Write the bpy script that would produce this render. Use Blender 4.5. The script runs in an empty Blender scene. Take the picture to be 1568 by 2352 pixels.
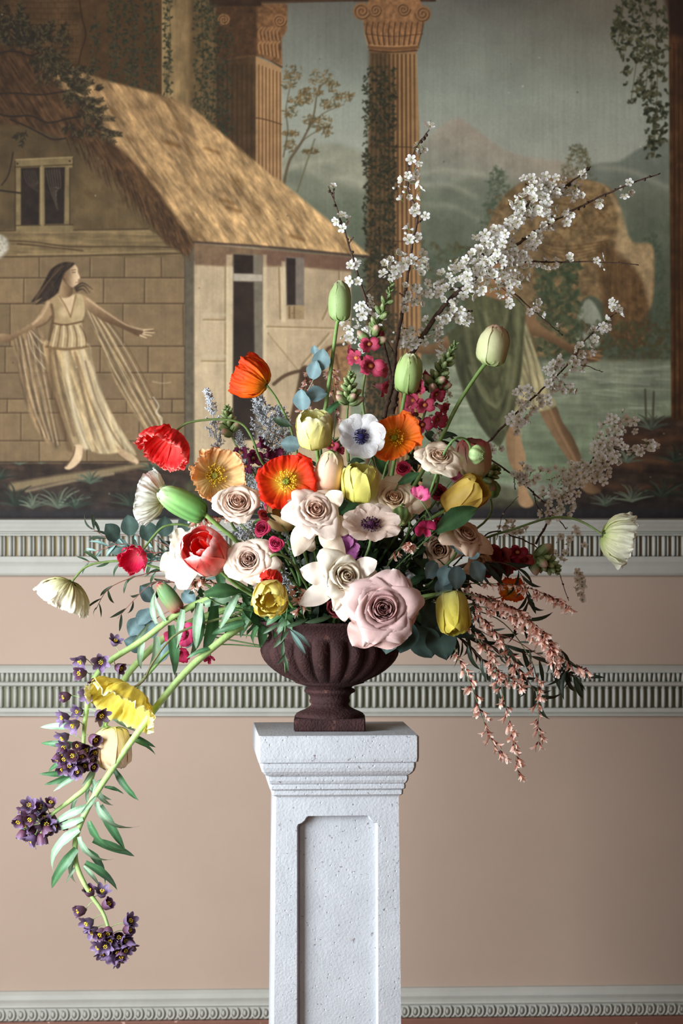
import bpy, bmesh, math, random
import numpy as np
from mathutils import Vector, Matrix
R = random.Random(11)
SC = bpy.context.scene
COLL = SC.collection
# ------------------------------------------------------------ camera (85 mm, portrait, level)
CAM_D, CAM_H, FPX = 4.44, 1.40, 5553.0
cam_d = bpy.data.cameras.new('camera'); cam = bpy.data.objects.new('camera', cam_d); COLL.objects.link(cam)
cam.location = (0, -CAM_D, CAM_H); cam.rotation_euler = (math.pi/2, 0, 0)
cam_d.sensor_fit = 'HORIZONTAL'; cam_d.sensor_width = 24.0; cam_d.lens = FPX/1568*24.0
cam_d.clip_start = .1; cam_d.clip_end = 60
cam_d.dof.use_dof = True; cam_d.dof.focus_distance = CAM_D-.10; cam_d.dof.aperture_fstop = 6.0
SC.camera = cam
# ------------------------------------------------------------ light: dim room, tall window on the left
w = bpy.data.worlds.new('room_air'); SC.world = w; w.use_nodes = True
bg = w.node_tree.nodes['Background']; bg.inputs[0].default_value = (.96, .80, .64, 1); bg.inputs[1].default_value = .10
def area(name, loc, target, sx, sy, power, col, spread=math.pi):
    l = bpy.data.lights.new(name, 'AREA'); l.shape = 'RECTANGLE'; l.size = sx; l.size_y = sy; l.energy = power; l.color = col; l.spread = spread
    o = bpy.data.objects.new(name, l); COLL.objects.link(o); o.location = loc
    o.rotation_euler = (Vector(target)-Vector(loc)).to_track_quat('-Z', 'Y').to_euler(); return o
area('window_daylight', (-1.55, -1.10, 1.22), (0.05, .25, .95), .95, 1.3, 86, (.90, .96, 1.0))
area('frontal_fill_light', (-1.4, -3.9, 2.0), (0.0, 0, 1.1), 1.0, 1.3, 20, (1.0, .96, .90))  # added fill inside the room, brightens the flowers from front left
SC.view_settings.view_transform = 'Standard'; SC.view_settings.look = 'None'; SC.view_settings.gamma = 1
SC.view_settings.use_curve_mapping = False; SC.view_settings.exposure = 0.12
SC.cycles.max_bounces = 8; SC.cycles.transparent_max_bounces = 4

# ------------------------------------------------------------ helpers
def at(px, py, y=0.0):
    k = (y+CAM_D)/FPX
    return Vector(((px-784)*k, y, CAM_H-(py-1176)*k))
def M(px, y=0.0): return px*(y+CAM_D)/FPX
def lin(c):
    c = np.asarray(c, float)/255
    return np.where(c <= .04045, c/12.92, ((c+.055)/1.055)**2.4)
def lin4(c): return tuple(float(v) for v in lin(c))+(1.0,)
def dirv(a): return Vector((a[0], -a[2], a[1])).normalized()      # (right, up, towards the viewer) to world
def frame(axis, roll=0.0):
    z = Vector(axis).normalized(); t = Vector((0, 0, 1)) if abs(z.z) < .9 else Vector((0, -1, 0))
    x = t.cross(z).normalized(); y = z.cross(x)
    m = Matrix((x, y, z)).transposed().to_4x4()
    return m @ Matrix.Rotation(roll, 4, 'Z')
def new_obj(name, me, parent=None, mat=None):
    o = bpy.data.objects.new(name, me); COLL.objects.link(o)
    if parent is not None: o.parent = parent
    if mat is not None: o.matrix_local = mat
    return o
def thing(name, loc, label, cat, group=None):
    o = bpy.data.objects.new(name, None); COLL.objects.link(o); o.location = loc; o.empty_display_size = .02
    o['label'] = label; o['category'] = cat
    if group: o['group'] = group
    return o
class MB:
    """collects geometry with per-vertex colour, builds one mesh"""
    def __init__(s): s.v = []; s.f = []; s.c = []; s.m = []; s.n = 0
    def add(s, V, F, C, mi=0):
        V = np.asarray(V, float).reshape(-1, 3); s.v.append(V)
        C = np.asarray(C, float)
        if C.ndim == 1: C = np.tile(C, (len(V), 1))
        s.c.append(C.reshape(-1, 3)); s.f += [tuple(i+s.n for i in f) for f in F]; s.m += [mi]*len(F); s.n += len(V)
    def grid(s, G, C, mi=0, close=False):
        a, b = G.shape[:2]; F = []
        for i in range(a-1):
            for j in range(b-1 if not close else b):
                k = (j+1) % b; F.append((i*b+j, i*b+k, (i+1)*b+k, (i+1)*b+j))
        C = np.asarray(C, float)
        if C.ndim == 1: C = np.broadcast_to(C, G.shape)
        s.add(G.reshape(-1, 3), F, C.reshape(-1, 3), mi)
    def tube(s, pts, rad, col, n=6, mi=0, cap=True):
        P = [Vector(p) for p in pts]; N = len(P)
        rad = rad if hasattr(rad, '__len__') else [rad]*N
        cols = np.asarray(col, float); cols = cols if cols.ndim == 2 else np.tile(cols, (N, 1))
        t0 = (P[1]-P[0]).normalized(); u = t0.orthogonal().normalized(); G = []; CC = []
        for i in range(N):
            t = (P[min(i+1, N-1)]-P[max(i-1, 0)]).normalized()
            u = (u-t*u.dot(t)); u = u.normalized() if u.length > 1e-6 else t.orthogonal().normalized(); v = t.cross(u)
            G.append([tuple(P[i]+(u*math.cos(a)+v*math.sin(a))*rad[i]) for a in [k*2*math.pi/n for k in range(n)]]); CC.append([cols[i]]*n)
        s.grid(np.array(G), np.array(CC), mi, True)
        if cap:
            b = s.n-N*n; s.f.append(tuple(b+k for k in reversed(range(n)))); s.m.append(mi)
            b = s.n-n; s.f.append(tuple(b+k for k in range(n))); s.m.append(mi)
    def blob(s, c, r, col, n=6, k=4, mi=0, mat=None):
        r = r if hasattr(r, '__len__') else (r, r, r)
        V = [(0, 0, -1)]
        for i in range(1, k):
            a = -math.pi/2+math.pi*i/k
            for j in range(n): b = 2*math.pi*j/n; V.append((math.cos(a)*math.cos(b), math.cos(a)*math.sin(b), math.sin(a)))
        V.append((0, 0, 1)); V = np.array(V)*np.array(r)
        if mat is not None: V = V @ np.array(mat.to_3x3()).T
        V = V+np.array(c); F = []
        for j in range(n): F.append((0, 1+(j+1) % n, 1+j))
        for i in range(k-2):
            for j in range(n): a = 1+i*n; F.append((a+j, a+(j+1) % n, a+n+(j+1) % n, a+n+j))
        a = 1+(k-2)*n
        for j in range(n): F.append((a+j, a+(j+1) % n, len(V)-1))
        s.add(V, F, col, mi)
    def mesh(s, name, mats, smooth=True, mat=None):
        me = bpy.data.meshes.new(name)
        V = np.concatenate(s.v); C = np.concatenate(s.c)
        if mat is not None:
            m = np.array(mat); V = V @ m[:3, :3].T+m[:3, 3]
        me.from_pydata(V.tolist(), [], s.f)
        a = me.color_attributes.new('tint', 'FLOAT_COLOR', 'POINT')
        a.data.foreach_set('color', np.concatenate([C, np.ones((len(C), 1))], 1).astype(np.float32).ravel())
        for m_ in (mats if isinstance(mats, (list, tuple)) else [mats]): me.materials.append(m_)
        me.polygons.foreach_set('use_smooth', [smooth]*len(me.polygons))
        if len(s.m) == len(me.polygons): me.polygons.foreach_set('material_index', s.m)
        me.update(); return me
    def obj(s, name, mats, parent=None, smooth=True, mat=None):
        return new_obj(name, s.mesh(name, mats, smooth, mat), parent)
def cat(pts, n=6):
    P = [np.array(p, float) for p in pts]; out = []
    if len(P) == 2: P = [P[0], (P[0]+P[1])/2, P[1]]
    for i in range(len(P)-1):
        p0, p1, p2, p3 = P[max(i-1, 0)], P[i], P[i+1], P[min(i+2, len(P)-1)]
        for k in range(n):
            t = k/n; out.append(.5*((2*p1)+(-p0+p2)*t+(2*p0-5*p1+4*p2-p3)*t*t+(-p0+3*p1-3*p2+p3)*t**3))
    out.append(P[-1]); return out
# ------------------------------------------------------------ materials
def mat_new(name, rough=.6, spec=.3):
    m = bpy.data.materials.new(name); m.use_nodes = True; nt = m.node_tree; b = nt.nodes['Principled BSDF']
    b.inputs['Roughness'].default_value = rough; b.inputs['Specular IOR Level'].default_value = spec
    return m, nt, b
def tint_mat(name, rough=.5, spec=.3, trans=.0, nscale=60, namp=.12, bump=.0, bscale=400, sheen=0):
    m, nt, b = mat_new(name, rough, spec); N = nt.nodes; L = nt.links
    at_ = N.new('ShaderNodeAttribute'); at_.attribute_name = 'tint'
    tc = N.new('ShaderNodeTexCoord'); no = N.new('ShaderNodeTexNoise'); no.inputs['Scale'].default_value = nscale; no.inputs['Detail'].default_value = 3
    L.new(tc.outputs['Object'], no.inputs['Vector'])
    mr = N.new('ShaderNodeMapRange'); mr.inputs[3].default_value = 1-namp; mr.inputs[4].default_value = 1+namp; mr.inputs[1].default_value = .3; mr.inputs[2].default_value = .7
    L.new(no.outputs['Fac'], mr.inputs[0])
    vm = N.new('ShaderNodeVectorMath'); vm.operation = 'SCALE'; L.new(at_.outputs['Color'], vm.inputs[0]); L.new(mr.outputs[0], vm.inputs['Scale'])
    L.new(vm.outputs[0], b.inputs['Base Color'])
    if sheen: b.inputs['Sheen Weight'].default_value = sheen
    if bump:
        n2 = N.new('ShaderNodeTexNoise'); n2.inputs['Scale'].default_value = bscale; n2.inputs['Detail'].default_value = 3; L.new(tc.outputs['Object'], n2.inputs['Vector'])
        bp = N.new('ShaderNodeBump'); bp.inputs['Strength'].default_value = bump; bp.inputs['Distance'].default_value = .002; L.new(n2.outputs['Fac'], bp.inputs['Height']); L.new(bp.outputs[0], b.inputs['Normal'])
    if trans:
        tr = N.new('ShaderNodeBsdfTranslucent'); L.new(vm.outputs[0], tr.inputs['Color']); mx = N.new('ShaderNodeMixShader'); mx.inputs[0].default_value = trans
        L.new(b.outputs[0], mx.inputs[1]); L.new(tr.outputs[0], mx.inputs[2]); L.new(mx.outputs[0], N['Material Output'].inputs['Surface'])
    return m
PETAL = tint_mat('petal_tissue', .55, .22, .28, 90, .07, .25, 700)
WAXY = tint_mat('waxy_petal', .48, .3, .14, 60, .06, .1, 300)
LEAF = tint_mat('leaf_tissue', .42, .4, .16, 70, .16, .2, 300)
BLUELEAF = tint_mat('bloomy_leaf', .6, .25, .10, 60, .14, .15, 300)
STEM = tint_mat('stem_tissue', .5, .35, 0, 80, .16, .3, 300)
BARK = tint_mat('twig_bark', .75, .2, 0, 150, .35, .6, 500)
ANTHER = tint_mat('stamen_tissue', .7, .2, 0, 200, .2)
# ---------------------------------------------------------------- the painted mural (computed pixels)
MOX, MOY, MW, MH = 150, 140, 1900, 1336      # canvas: x -150..1750, y -140..1196 in wall-drawing units
def paint_mural():
    rs = np.random.RandomState(7)
    img = np.zeros((MH, MW, 3), np.float32)
    yy, xx = np.mgrid[0:MH, 0:MW].astype(np.float32)
    xx -= MOX; yy -= MOY
    tab = rs.rand(256, 256).astype(np.float32)
    def vnoise(u, v):
        iu = np.floor(u).astype(int); iv = np.floor(v).astype(int)
        fu = u-iu; fv = v-iv; fu = fu*fu*(3-2*fu); fv = fv*fv*(3-2*fv)
        a = tab[iv & 255, iu & 255]; b = tab[iv & 255, (iu+1) & 255]
        c = tab[(iv+1) & 255, iu & 255]; d = tab[(iv+1) & 255, (iu+1) & 255]
        return (a*(1-fu)+b*fu)*(1-fv)+(c*(1-fu)+d*fu)*fv
    def fbm(u, v, o=4):
        s = 0; a = 1; t = 0
        for k in range(o):
            s = s+a*vnoise(u+17.3*k, v+9.1*k); t += a; a *= .55; u = u*2.03; v = v*2.03
        return s/t-.5
    def aniso(x, y, ang, lx, ly, o=3):
        c, s = math.cos(ang), math.sin(ang)
        return fbm((x*c+y*s)/lx, (-x*s+y*c)/ly, o)
    def C(c): return np.array(c, np.float32)/255
    def box(x0, y0, x1, y1):
        return slice(max(0, int(y0+MOY)), min(MH, int(y1+MOY)+1)), slice(max(0, int(x0+MOX)), min(MW, int(x1+MOX)+1))
    def blend(sl, m, col):
        if not isinstance(col, np.ndarray): col = C(col)
        img[sl] = img[sl]*(1-m[..., None])+col*m[..., None]
    def smooth(pts, n=6, closed=True):
        P = np.array(pts, float); N = len(P); out = []
        for i in range(N if closed else N-1):
            g = lambda j: P[j % N] if closed else P[min(max(j, 0), N-1)]
            p0, p1, p2, p3 = g(i-1), g(i), g(i+1), g(i+2)
            for k in range(n):
                t = k/n
                out.append(.5*((2*p1)+(-p0+p2)*t+(2*p0-5*p1+4*p2-p3)*t*t+(-p0+3*p1-3*p2+p3)*t**3))
        if not closed: out.append(P[-1])
        return out
    def pmask(pts, soft=1.2, sm=0):
        if sm: pts = smooth(pts, sm)
        P = np.array(pts, np.float32); p = soft+2
        sl = box(P[:, 0].min()-p, P[:, 1].min()-p, P[:, 0].max()+p, P[:, 1].max()+p)
        X, Y = xx[sl], yy[sl]
        inside = np.zeros(X.shape, bool); d2 = np.full(X.shape, 1e9, np.float32)
        for i in range(len(P)):
            (x0, y0), (x1, y1) = P[i-1], P[i]
            c = (y0 > Y) != (y1 > Y)
            with np.errstate(all='ignore'):
                inside ^= c & (X < (x1-x0)*(Y-y0)/(y1-y0+1e-9)+x0)
            dx, dy = x1-x0, y1-y0; L = dx*dx+dy*dy+1e-9
            t = np.clip(((X-x0)*dx+(Y-y0)*dy)/L, 0, 1)
            d2 = np.minimum(d2, (X-x0-t*dx)**2+(Y-y0-t*dy)**2)
        sd = np.sqrt(d2)*np.where(inside, 1, -1)
        m = np.clip(sd/soft*.5+.5, 0, 1)
        return sl, (m*m*(3-2*m)).astype(np.float32)
    def poly(pts, col, soft=1.2, a=1, sm=0, var=.10, ns=14, grad=None, st=None):
        """fill; grad=(x0,y0,x1,y1,col2) blends to col2 along the line; st=(angle, len, wid, amp) brush streaks"""
        sl, m = pmask(pts, soft, sm)
        X, Y = xx[sl], yy[sl]
        col = C(col)
        c = np.broadcast_to(col, X.shape+(3,)).copy()
        if grad:
            x0, y0, x1, y1, c2 = grad
            t = np.clip(((X-x0)*(x1-x0)+(Y-y0)*(y1-y0))/((x1-x0)**2+(y1-y0)**2), 0, 1)[..., None]
            c = c*(1-t)+C(c2)*t
        c = c*(1+var*2*fbm(X/ns, Y/ns, 4)[..., None])
        if st: c = c*(1+2*st[3]*aniso(X, Y, *st[:3])[..., None])
        img[sl] = img[sl]*(1-m[..., None]*a)+c*m[..., None]*a
    def stroke(pts, w, col, a=1, soft=1, sm=5, w1=None):
        if sm and len(pts) > 2: pts = smooth(pts, sm, False)
        P = np.array(pts, np.float32); w1 = w if w1 is None else w1; ww = max(w, w1)+soft+1
        sl = box(P[:, 0].min()-ww, P[:, 1].min()-ww, P[:, 0].max()+ww, P[:, 1].max()+ww)
        X, Y = xx[sl], yy[sl]
        if X.size == 0: return
        M = np.zeros(X.shape, np.float32); n = len(P)-1
        for i in range(n):
            (x0, y0), (x1, y1) = P[i], P[i+1]
            dx, dy = x1-x0, y1-y0; L = dx*dx+dy*dy+1e-9
            t = np.clip(((X-x0)*dx+(Y-y0)*dy)/L, 0, 1)
            d = np.sqrt((X-x0-t*dx)**2+(Y-y0-t*dy)**2)
            r = (w+(w1-w)*(i+t)/n)/2
            M = np.maximum(M, np.clip((r-d)/soft+.5, 0, 1))
        blend(sl, M*a, col)
    def blob(x, y, rx, ry, ang, col, a=1, soft=.35):
        r = max(rx, ry)*1.4+1
        sl = box(x-r, y-r, x+r, y+r); X, Y = xx[sl]-x, yy[sl]-y
        if X.size == 0: return
        c, s = math.cos(ang), math.sin(ang)
        d = np.sqrt(((X*c+Y*s)/rx)**2+((-X*s+Y*c)/ry)**2)
        blend(sl, np.clip((1-d)/soft+.5, 0, 1).astype(np.float32)*a, col)
    def leaves(x0, y0, x1, y1, n, r, cols, a=.8, inside=None, clump=None):
        for _ in range(n):
            x = rs.uniform(x0, x1); y = rs.uniform(y0, y1)
            if inside and not inside(x, y): continue
            for k in range(3):
                t = rs.uniform(0, 6.28)
                blob(x+math.cos(t)*r*.7, y+math.sin(t)*r*.7, r*rs.uniform(.6, 1.1), r*rs.uniform(.35, .6), t, cols[rs.randint(len(cols))], a*rs.uniform(.6, 1))
    def fronds(x, y, n, L, col, spread=1.3, w=3.4, base=-1.57):
        for k in range(n):
            t = base+(k/(n-1)-.5)*2*spread+rs.uniform(-.1, .1); l = L*rs.uniform(.7, 1.1)
            mx, my = x+math.cos(t)*l*.6, y+math.sin(t)*l*.6
            stroke([(x, y), (mx, my), (mx+math.cos(t)*l*.4+(-1 if math.cos(t) < 0 else 1)*l*.12, my+math.sin(t)*l*.25)], w*1.3, np.clip(C(col)*rs.uniform(.7, 1.25), 0, 1), .85, 1.5, 4, w*.3)
    # ---- sky
    c0, c1, c2 = C((98, 94, 84)), C((148, 154, 140)), C((164, 166, 150))
    t = np.clip((yy+100)/330, 0, 1)[..., None]; u = np.clip((yy-200)/200, 0, 1)[..., None]
    img[:] = (c0*(1-t)+c1*t)*(1-u)+c2*u
    img[:] += C((10, -2, -8))*np.clip((xx-1100)/500, 0, 1)[..., None]*np.clip(1-yy/260, 0, 1)[..., None]
    img[:] += 0.07*fbm(xx/90, yy/70, 5)[..., None]*C((230, 240, 225))
    # mountains
    poly([(960, 350), (1010, 292), (1052, 272), (1085, 292), (1120, 318), (1160, 345), (1215, 362), (1290, 372), (1330, 400), (1330, 460), (960, 460)], (168, 150, 132), 7, .75, 4, .12, 30, (1050, 280, 1000, 420, (128, 134, 116)))
    poly([(640, 380), (700, 340), (780, 330), (850, 370), (850, 470), (640, 470)], (140, 140, 118), 9, .7, 4, .15, 30)
    poly([(1340, 392), (1420, 370), (1470, 340), (1550, 318), (1760, 300), (1760, 520), (1340, 520)], (112, 118, 104), 6, .8, 4, .12, 30)
    poly([(640, 420), (760, 425), (850, 440), (1000, 430), (1110, 408), (1250, 430), (1370, 420), (1560, 430), (1760, 430), (1760, 900), (640, 900)], (124, 128, 108), 14, .9, 4, .12, 40, (0, 430, 0, 700, (92, 98, 78)))
    for p in ([(960, 400), (1020, 390), (1110, 402)], [(965, 425), (1030, 425), (1090, 452)], [(970, 470), (1040, 475), (1100, 508)], [(770, 408), (810, 412), (850, 436)], [(1370, 385), (1420, 388), (1470, 402), (1530, 430)], [(640, 395), (700, 375), (760, 368)]):
        stroke(p, 13, (178, 174, 152), .33, 10)
    m = np.clip((yy-430)/80, 0, 1)*(.5+fbm(xx/22, yy/18, 4)*1.6)
    img[:] = img*(1-.35*np.clip(m, 0, 1)[..., None])+C((78, 92, 70))*.35*np.clip(m, 0, 1)[..., None]
    # distant trees
    def tree(x, y, w, h, cols, n=120, r=5):
        for _ in range(n):
            v = rs.uniform(0, 1); s = (1-v)**.6
            leaves(x-w*s*.55-rs.rand()*8, y+h*(1-v)-8, x+w*s*.55+rs.rand()*8, y+h*(1-v)+8, 1, r*rs.uniform(.5, 1), cols, .34)
    tree(1142, 385, 78, 170, [(88, 100, 76), (70, 86, 66), (104, 112, 84)], 260, 6)
    tree(1325, 335, 76, 90, [(112, 102, 68), (92, 92, 64)], 190, 5)
    tree(1495, 540, 90, 260, [(92, 106, 84), (76, 90, 70)], 200, 8)
    tree(800, 470, 120, 120, [(110, 120, 94), (96, 108, 84)], 150, 6)
    # ruined arch
    poly([(1085, 640), (1110, 560), (1130, 490), (1180, 428), (1250, 408), (1330, 410), (1398, 430), (1420, 470), (1432, 520), (1452, 556), (1494, 562), (1500, 600), (1498, 690), (1470, 740), (1482, 790), (1440, 800), (1400, 770), (1385, 700), (1350, 680), (1325, 715), (1320, 800), (1240, 820), (1085, 800)], (132, 110, 76), 4, 1, 4, .34, 14, (1150, 600, 1430, 560, (142, 116, 78)))
    poly([(1390, 430), (1425, 480), (1450, 556), (1496, 562), (1499, 640), (1490, 710), (1470, 640), (1440, 600), (1410, 590), (1418, 500)], (190, 164, 122), 6, .7, 4, .2, 12)
    poly([(1375, 560), (1440, 600), (1480, 660), (1490, 760), (1440, 800), (1395, 760), (1380, 680)], (104, 74, 44), 10, .6, 4, .3, 12, st=(1.57, 60, 6, .3))
    for k in range(5): stroke([(1200+k*12, 545+k*8), (1290, 566+k*9), (1400-k*8, 552+k*8)], 3, (92, 66, 36), .4, 3)
    for p in ([(1150, 480), (1240, 440), (1330, 446), (1385, 500)], [(1185, 500), (1250, 470), (1320, 476), (1350, 520)]): stroke(p, 5, (98, 72, 40), .45, 4)
    leaves(1120, 440, 1400, 600, 160, 6, [(120, 90, 50), (160, 128, 82), (104, 78, 44)], .3)
    poly([(1326, 790), (1326, 725), (1350, 686), (1378, 725), (1380, 790)], (158, 160, 140), 4, .95, 4, .1)
    leaves(1230, 600, 1330, 850, 300, 8, [(80, 94, 66), (100, 108, 76), (66, 76, 52)], .55)
    leaves(1330, 740, 1530, 850, 220, 8, [(78, 88, 62), (96, 96, 66), (98, 76, 48)], .5)
    leaves(960, 560, 1100, 830, 260, 8, [(84, 94, 68), (104, 108, 78), (88, 76, 48)], .5)
    # meadow
    poly([(640, 860), (960, 840), (1300, 826), (1560, 830), (1760, 830), (1760, 1110), (640, 1110)], (138, 144, 120), 10, 1, 0, .14, 30, (0, 850, 0, 1090, (124, 138, 108)), st=(.03, 90, 10, .12))
    for _ in range(60):
        x = rs.uniform(960, 1540); y = rs.uniform(840, 960); stroke([(x, y), (x+rs.uniform(30, 90), y+rs.uniform(-5, 8))], rs.uniform(2, 5), (182, 186, 162), .34, 4)
    # foreground ground
    poly([(-160, 1010), (60, 1000), (200, 1030), (330, 1015), (480, 1050), (640, 1080), (900, 1100), (1180, 1150), (1320, 1120), (1400, 1010), (1440, 975), (1520, 960), (1760, 950), (1760, 1210), (-160, 1210)], (72, 54, 40), 6, 1, 4, .35, 22, (0, 1050, 0, 1190, (54, 46, 42)), st=(.1, 70, 8, .2))
    poly([(480, 1078), (700, 1085), (960, 1090), (1180, 1120), (1180, 1165), (480, 1150)], (92, 92, 64), 8, .7, 4, .2)
    stroke([(30, 1118), (130, 1100), (230, 1085), (330, 1068), (430, 1062)], 20, (156, 138, 100), .75, 8, 5, 8)
    stroke([(60, 1128), (160, 1106), (260, 1088)], 6, (186, 168, 130), .5, 4)
    for (x, y) in ((1455, 1010), (1480, 1060), (1540, 1010), (1420, 1070), (1500, 1120), (1390, 1120)): stroke([(x-40, y+6), (x, y-6), (x+50, y+4)], 16, (128, 82, 50), .4, 12)
    poly([(-160, 1172), (1760, 1166), (1760, 1210), (-160, 1210)], (52, 50, 54), 9, .75, 0, .2)
    g = [(80, 92, 76), (66, 80, 66), (100, 110, 92), (56, 68, 54)]
    for (x, y, n, L) in ((45, 1065, 11, 70), (95, 1062, 7, 44), (35, 1160, 11, 60), (75, 1165, 9, 40), (135, 1165, 11, 64), (175, 1165, 9, 44), (208, 1108, 9, 34), (300, 1160, 9, 50), (395, 1150, 9, 50), (350, 1080, 8, 34), (520, 1150, 9, 40), (1450, 1150, 10, 50), (1520, 1140, 10, 60), (1390, 1160, 9, 36), (1290, 1175, 8, 34), (1495, 985, 11, 44), (1440, 1060, 9, 40), (1550, 1060, 9, 46), (1600, 1150, 9, 60), (0, 1100, 9, 44)):
        fronds(x, y, n, L, g[rs.randint(4)], 1.35, 5)
    stroke([(1482, 960), (1480, 895)], 5, (86, 82, 58), .8, 2); stroke([(1498, 960), (1500, 900)], 5, (86, 82, 58), .8, 2)
    # ---- back architecture, upper left
    poly([(-160, -150), (372, -150), (372, 240), (-160, 330)], (92, 70, 44), 2, 1, 0, .25, 34, (0, 0, 0, 260, (82, 60, 36)))
    poly([(160, -20), (200, 60), (190, 160), (372, 240), (372, -150), (160, -150)], (92, 66, 38), 8, .5, 3, .15)
    for r in range(13):
        y = -8+r*13; stroke([(-20, y-14), (70, y+rs.uniform(-2, 2)), (180, y+rs.uniform(-2, 2))], 1.6, (66, 42, 24), .45, 1.4)
        for k in range(12):
            x = -10+k*16+(r % 2)*8; stroke([(x, y), (x+rs.uniform(-1, 1), y+13)], 1.5, (66, 42, 24), .4, 1.4, 0)
    stroke([(181, -10), (188, 40), (197, 80), (186, 120), (178, 160)], 3, (54, 36, 22), .7, 2)
    poly([(372, -150), (445, -150), (445, 290), (372, 240)], (152, 128, 86), 3, 1, 0, .16, 30, (372, 0, 445, 0, (132, 108, 72)), st=(1.57, 60, 10, .15))
    stroke([(373, -140), (373, 225)], 3, (176, 148, 100), .6, 2)
    poly([(435, -150), (520, -150), (520, 350), (435, 280)], (112, 90, 58), 10, 1, 0, .2, 20)
    # pier (column one)
    poly([(495, 40), (588, 60), (588, 420), (495, 330)], (88, 66, 42), 3, 1, 0, .2, 20)
    poly([(587, 130), (645, 155), (646, 480), (587, 420)], (168, 132, 90), 2, 1, 0, .12, 20)
    for k in range(7):
        x = 594+k*8.2; stroke([(x, 150+k*3), (x, 430)], 3, (104, 72, 42), .75, 2); stroke([(x+3.4, 150+k*3), (x+3.4, 430)], 2.2, (194, 152, 104), .55, 1.6)
    for k in range(8): stroke([(500+k*11, 150), (500+k*11, 400)], 4, (62, 46, 28), .5, 3)
    stroke([(500, 276), (587, 271), (646, 286)], 2.5, (84, 58, 34), .8, 1.5)
    stroke([(500, 140), (587, 126), (646, 154)], 5, (92, 64, 40), .9, 2); stroke([(500, 134), (588, 122), (648, 150)], 2.5, (190, 146, 98), .7, 1.5)
    poly([(495, 10), (660, 8), (658, 70), (646, 90), (648, 150), (588, 128), (500, 140)], (128, 92, 58), 3, 1, 0, .3, 7)
    poly([(495, 0), (590, 10), (588, 126), (500, 140)], (74, 52, 34), 4, .75, 0, .3, 9)
    def volute(x, y, r, s=1):
        blob(x, y, r, r, 0, (150, 110, 72)); pts = []
        for k in range(26):
            t = k*.52; q = r*(1-k/28); pts.append((x+s*math.cos(t)*q, y+math.sin(t)*q))
        stroke(pts, 2.6, (74, 48, 28), .85, 1.6, 0); stroke([(a-1.5, b-1.5) for a, b in pts], 1.4, (196, 150, 102), .5, 1.2, 0)
    volute(642, 48, 15); volute(514, 46, 14)
    for k in range(6):
        x = 596+k*8.5; stroke([(x, 122+k*2), (x-3, 104), (x+3, 96)], 4, (176, 132, 86), .8, 2); stroke([(x+4, 122+k*2), (x+3, 104)], 2, (70, 46, 28), .7, 1.5)
        stroke([(x, 92), (x-3, 74), (x+4, 64)], 4, (170, 126, 84), .7, 2); stroke([(x+4, 92), (x+2, 74)], 2, (70, 46, 28), .6, 1.5)
    poly([(480, -150), (860, -150), (860, 2), (600, 8), (600, 14), (480, 14)], (70, 50, 34), 2, 1, 0, .25, 16)
    stroke([(600, 6), (860, -2)], 3, (120, 88, 56), .5, 2)
    poly([(800, -150), (1000, -150), (1000, 4), (812, 4)], (78, 54, 36), 2, 1, 0, .25)
    stroke([(1000, 0), (1560, -30)], 40, (70, 46, 32), .0, 20)
    # middle column
    cl, cr = [(848, 118), (846, 300), (842, 560), (838, 1120)], [(968, 1120), (965, 560), (962, 300), (955, 118)]
    poly(cl+cr, (140, 108, 70), 2, 1, 0, .14, 22, (850, 0, 965, 0, (160, 124, 82)))
    for k in range(11):
        f = (k+.5)/11; xa = 850+f*105; xb = 840+f*124
        stroke([(xa, 126), (xb, 1110)], 5.5*(math.sin(f*3.1)*.6+.4), (92, 64, 38), .75, 2.5, 0)
        stroke([(xa+5, 126), (xb+5.5, 1110)], 2.5, (196, 152, 100), .5 if f > .5 else .2, 2, 0)
    poly([(848, 118), (846, 300), (842, 560), (838, 1120), (900, 1120), (905, 560), (902, 200), (890, 118)], (78, 64, 42), 10, .62, 0, .3, 14)
    leaves(834, 150, 908, 1000, 1300, 3.8, [(58, 60, 42), (44, 44, 30), (74, 70, 46), (58, 60, 42)], .8)
    for y in (335, 552): stroke([(846, y), (905, y+2), (962, y+4)], 2.4, (78, 52, 32), .7, 1.6)
    poly([(832, 40), (836, 70), (848, 120), (957, 118), (968, 70), (978, 40), (960, -10), (850, -10)], (146, 106, 68), 2, 1, 0, .25, 7, (850, 0, 960, 0, (160, 116, 76)))
    for k in range(11):
        f = k/10; x = 846+f*112; xm = 840+f*128
        stroke([(x+2, 104), (xm, 74), (xm+3, 52)], 3, (78, 52, 30), .75, 1.8); stroke([(x-2, 104), (xm-4, 76)], 2.5, (194, 148, 100), .6, 1.6)
    stroke([(848, 108), (902, 112), (957, 108)], 9, (128, 90, 56), 1, 2); stroke([(848, 104), (902, 107), (957, 104)], 2.5, (200, 154, 104), .8, 1.5); stroke([(848, 116), (902, 120), (957, 116)], 3, (72, 48, 28), .8, 1.5)
    stroke([(838, 78), (902, 84), (970, 78)], 2.4, (84, 56, 34), .6, 1.5)
    volute(830, 26, 20); volute(862, 24, 16, -1); volute(926, 22, 16); volute(970, 32, 19, -1)
    # thin painted tree between pier and column
    tb = (100, 84, 60)
    stroke([(652, 420), (664, 370), (690, 330), (718, 270), (728, 215), (742, 190)], 7, tb, .8, 2, 5, 2.5)
    stroke([(650, 360), (660, 300), (656, 250), (668, 190)], 4, tb, .7, 2, 5, 2); stroke([(705, 300), (740, 262), (790, 240)], 3.5, tb, .7, 2, 5, 1.5)
    stroke([(682, 440), (705, 370), (722, 320)], 4, (110, 104, 74), .7, 2); stroke([(675, 345), (705, 315), (750, 290)], 3, tb, .6, 2)
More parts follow.
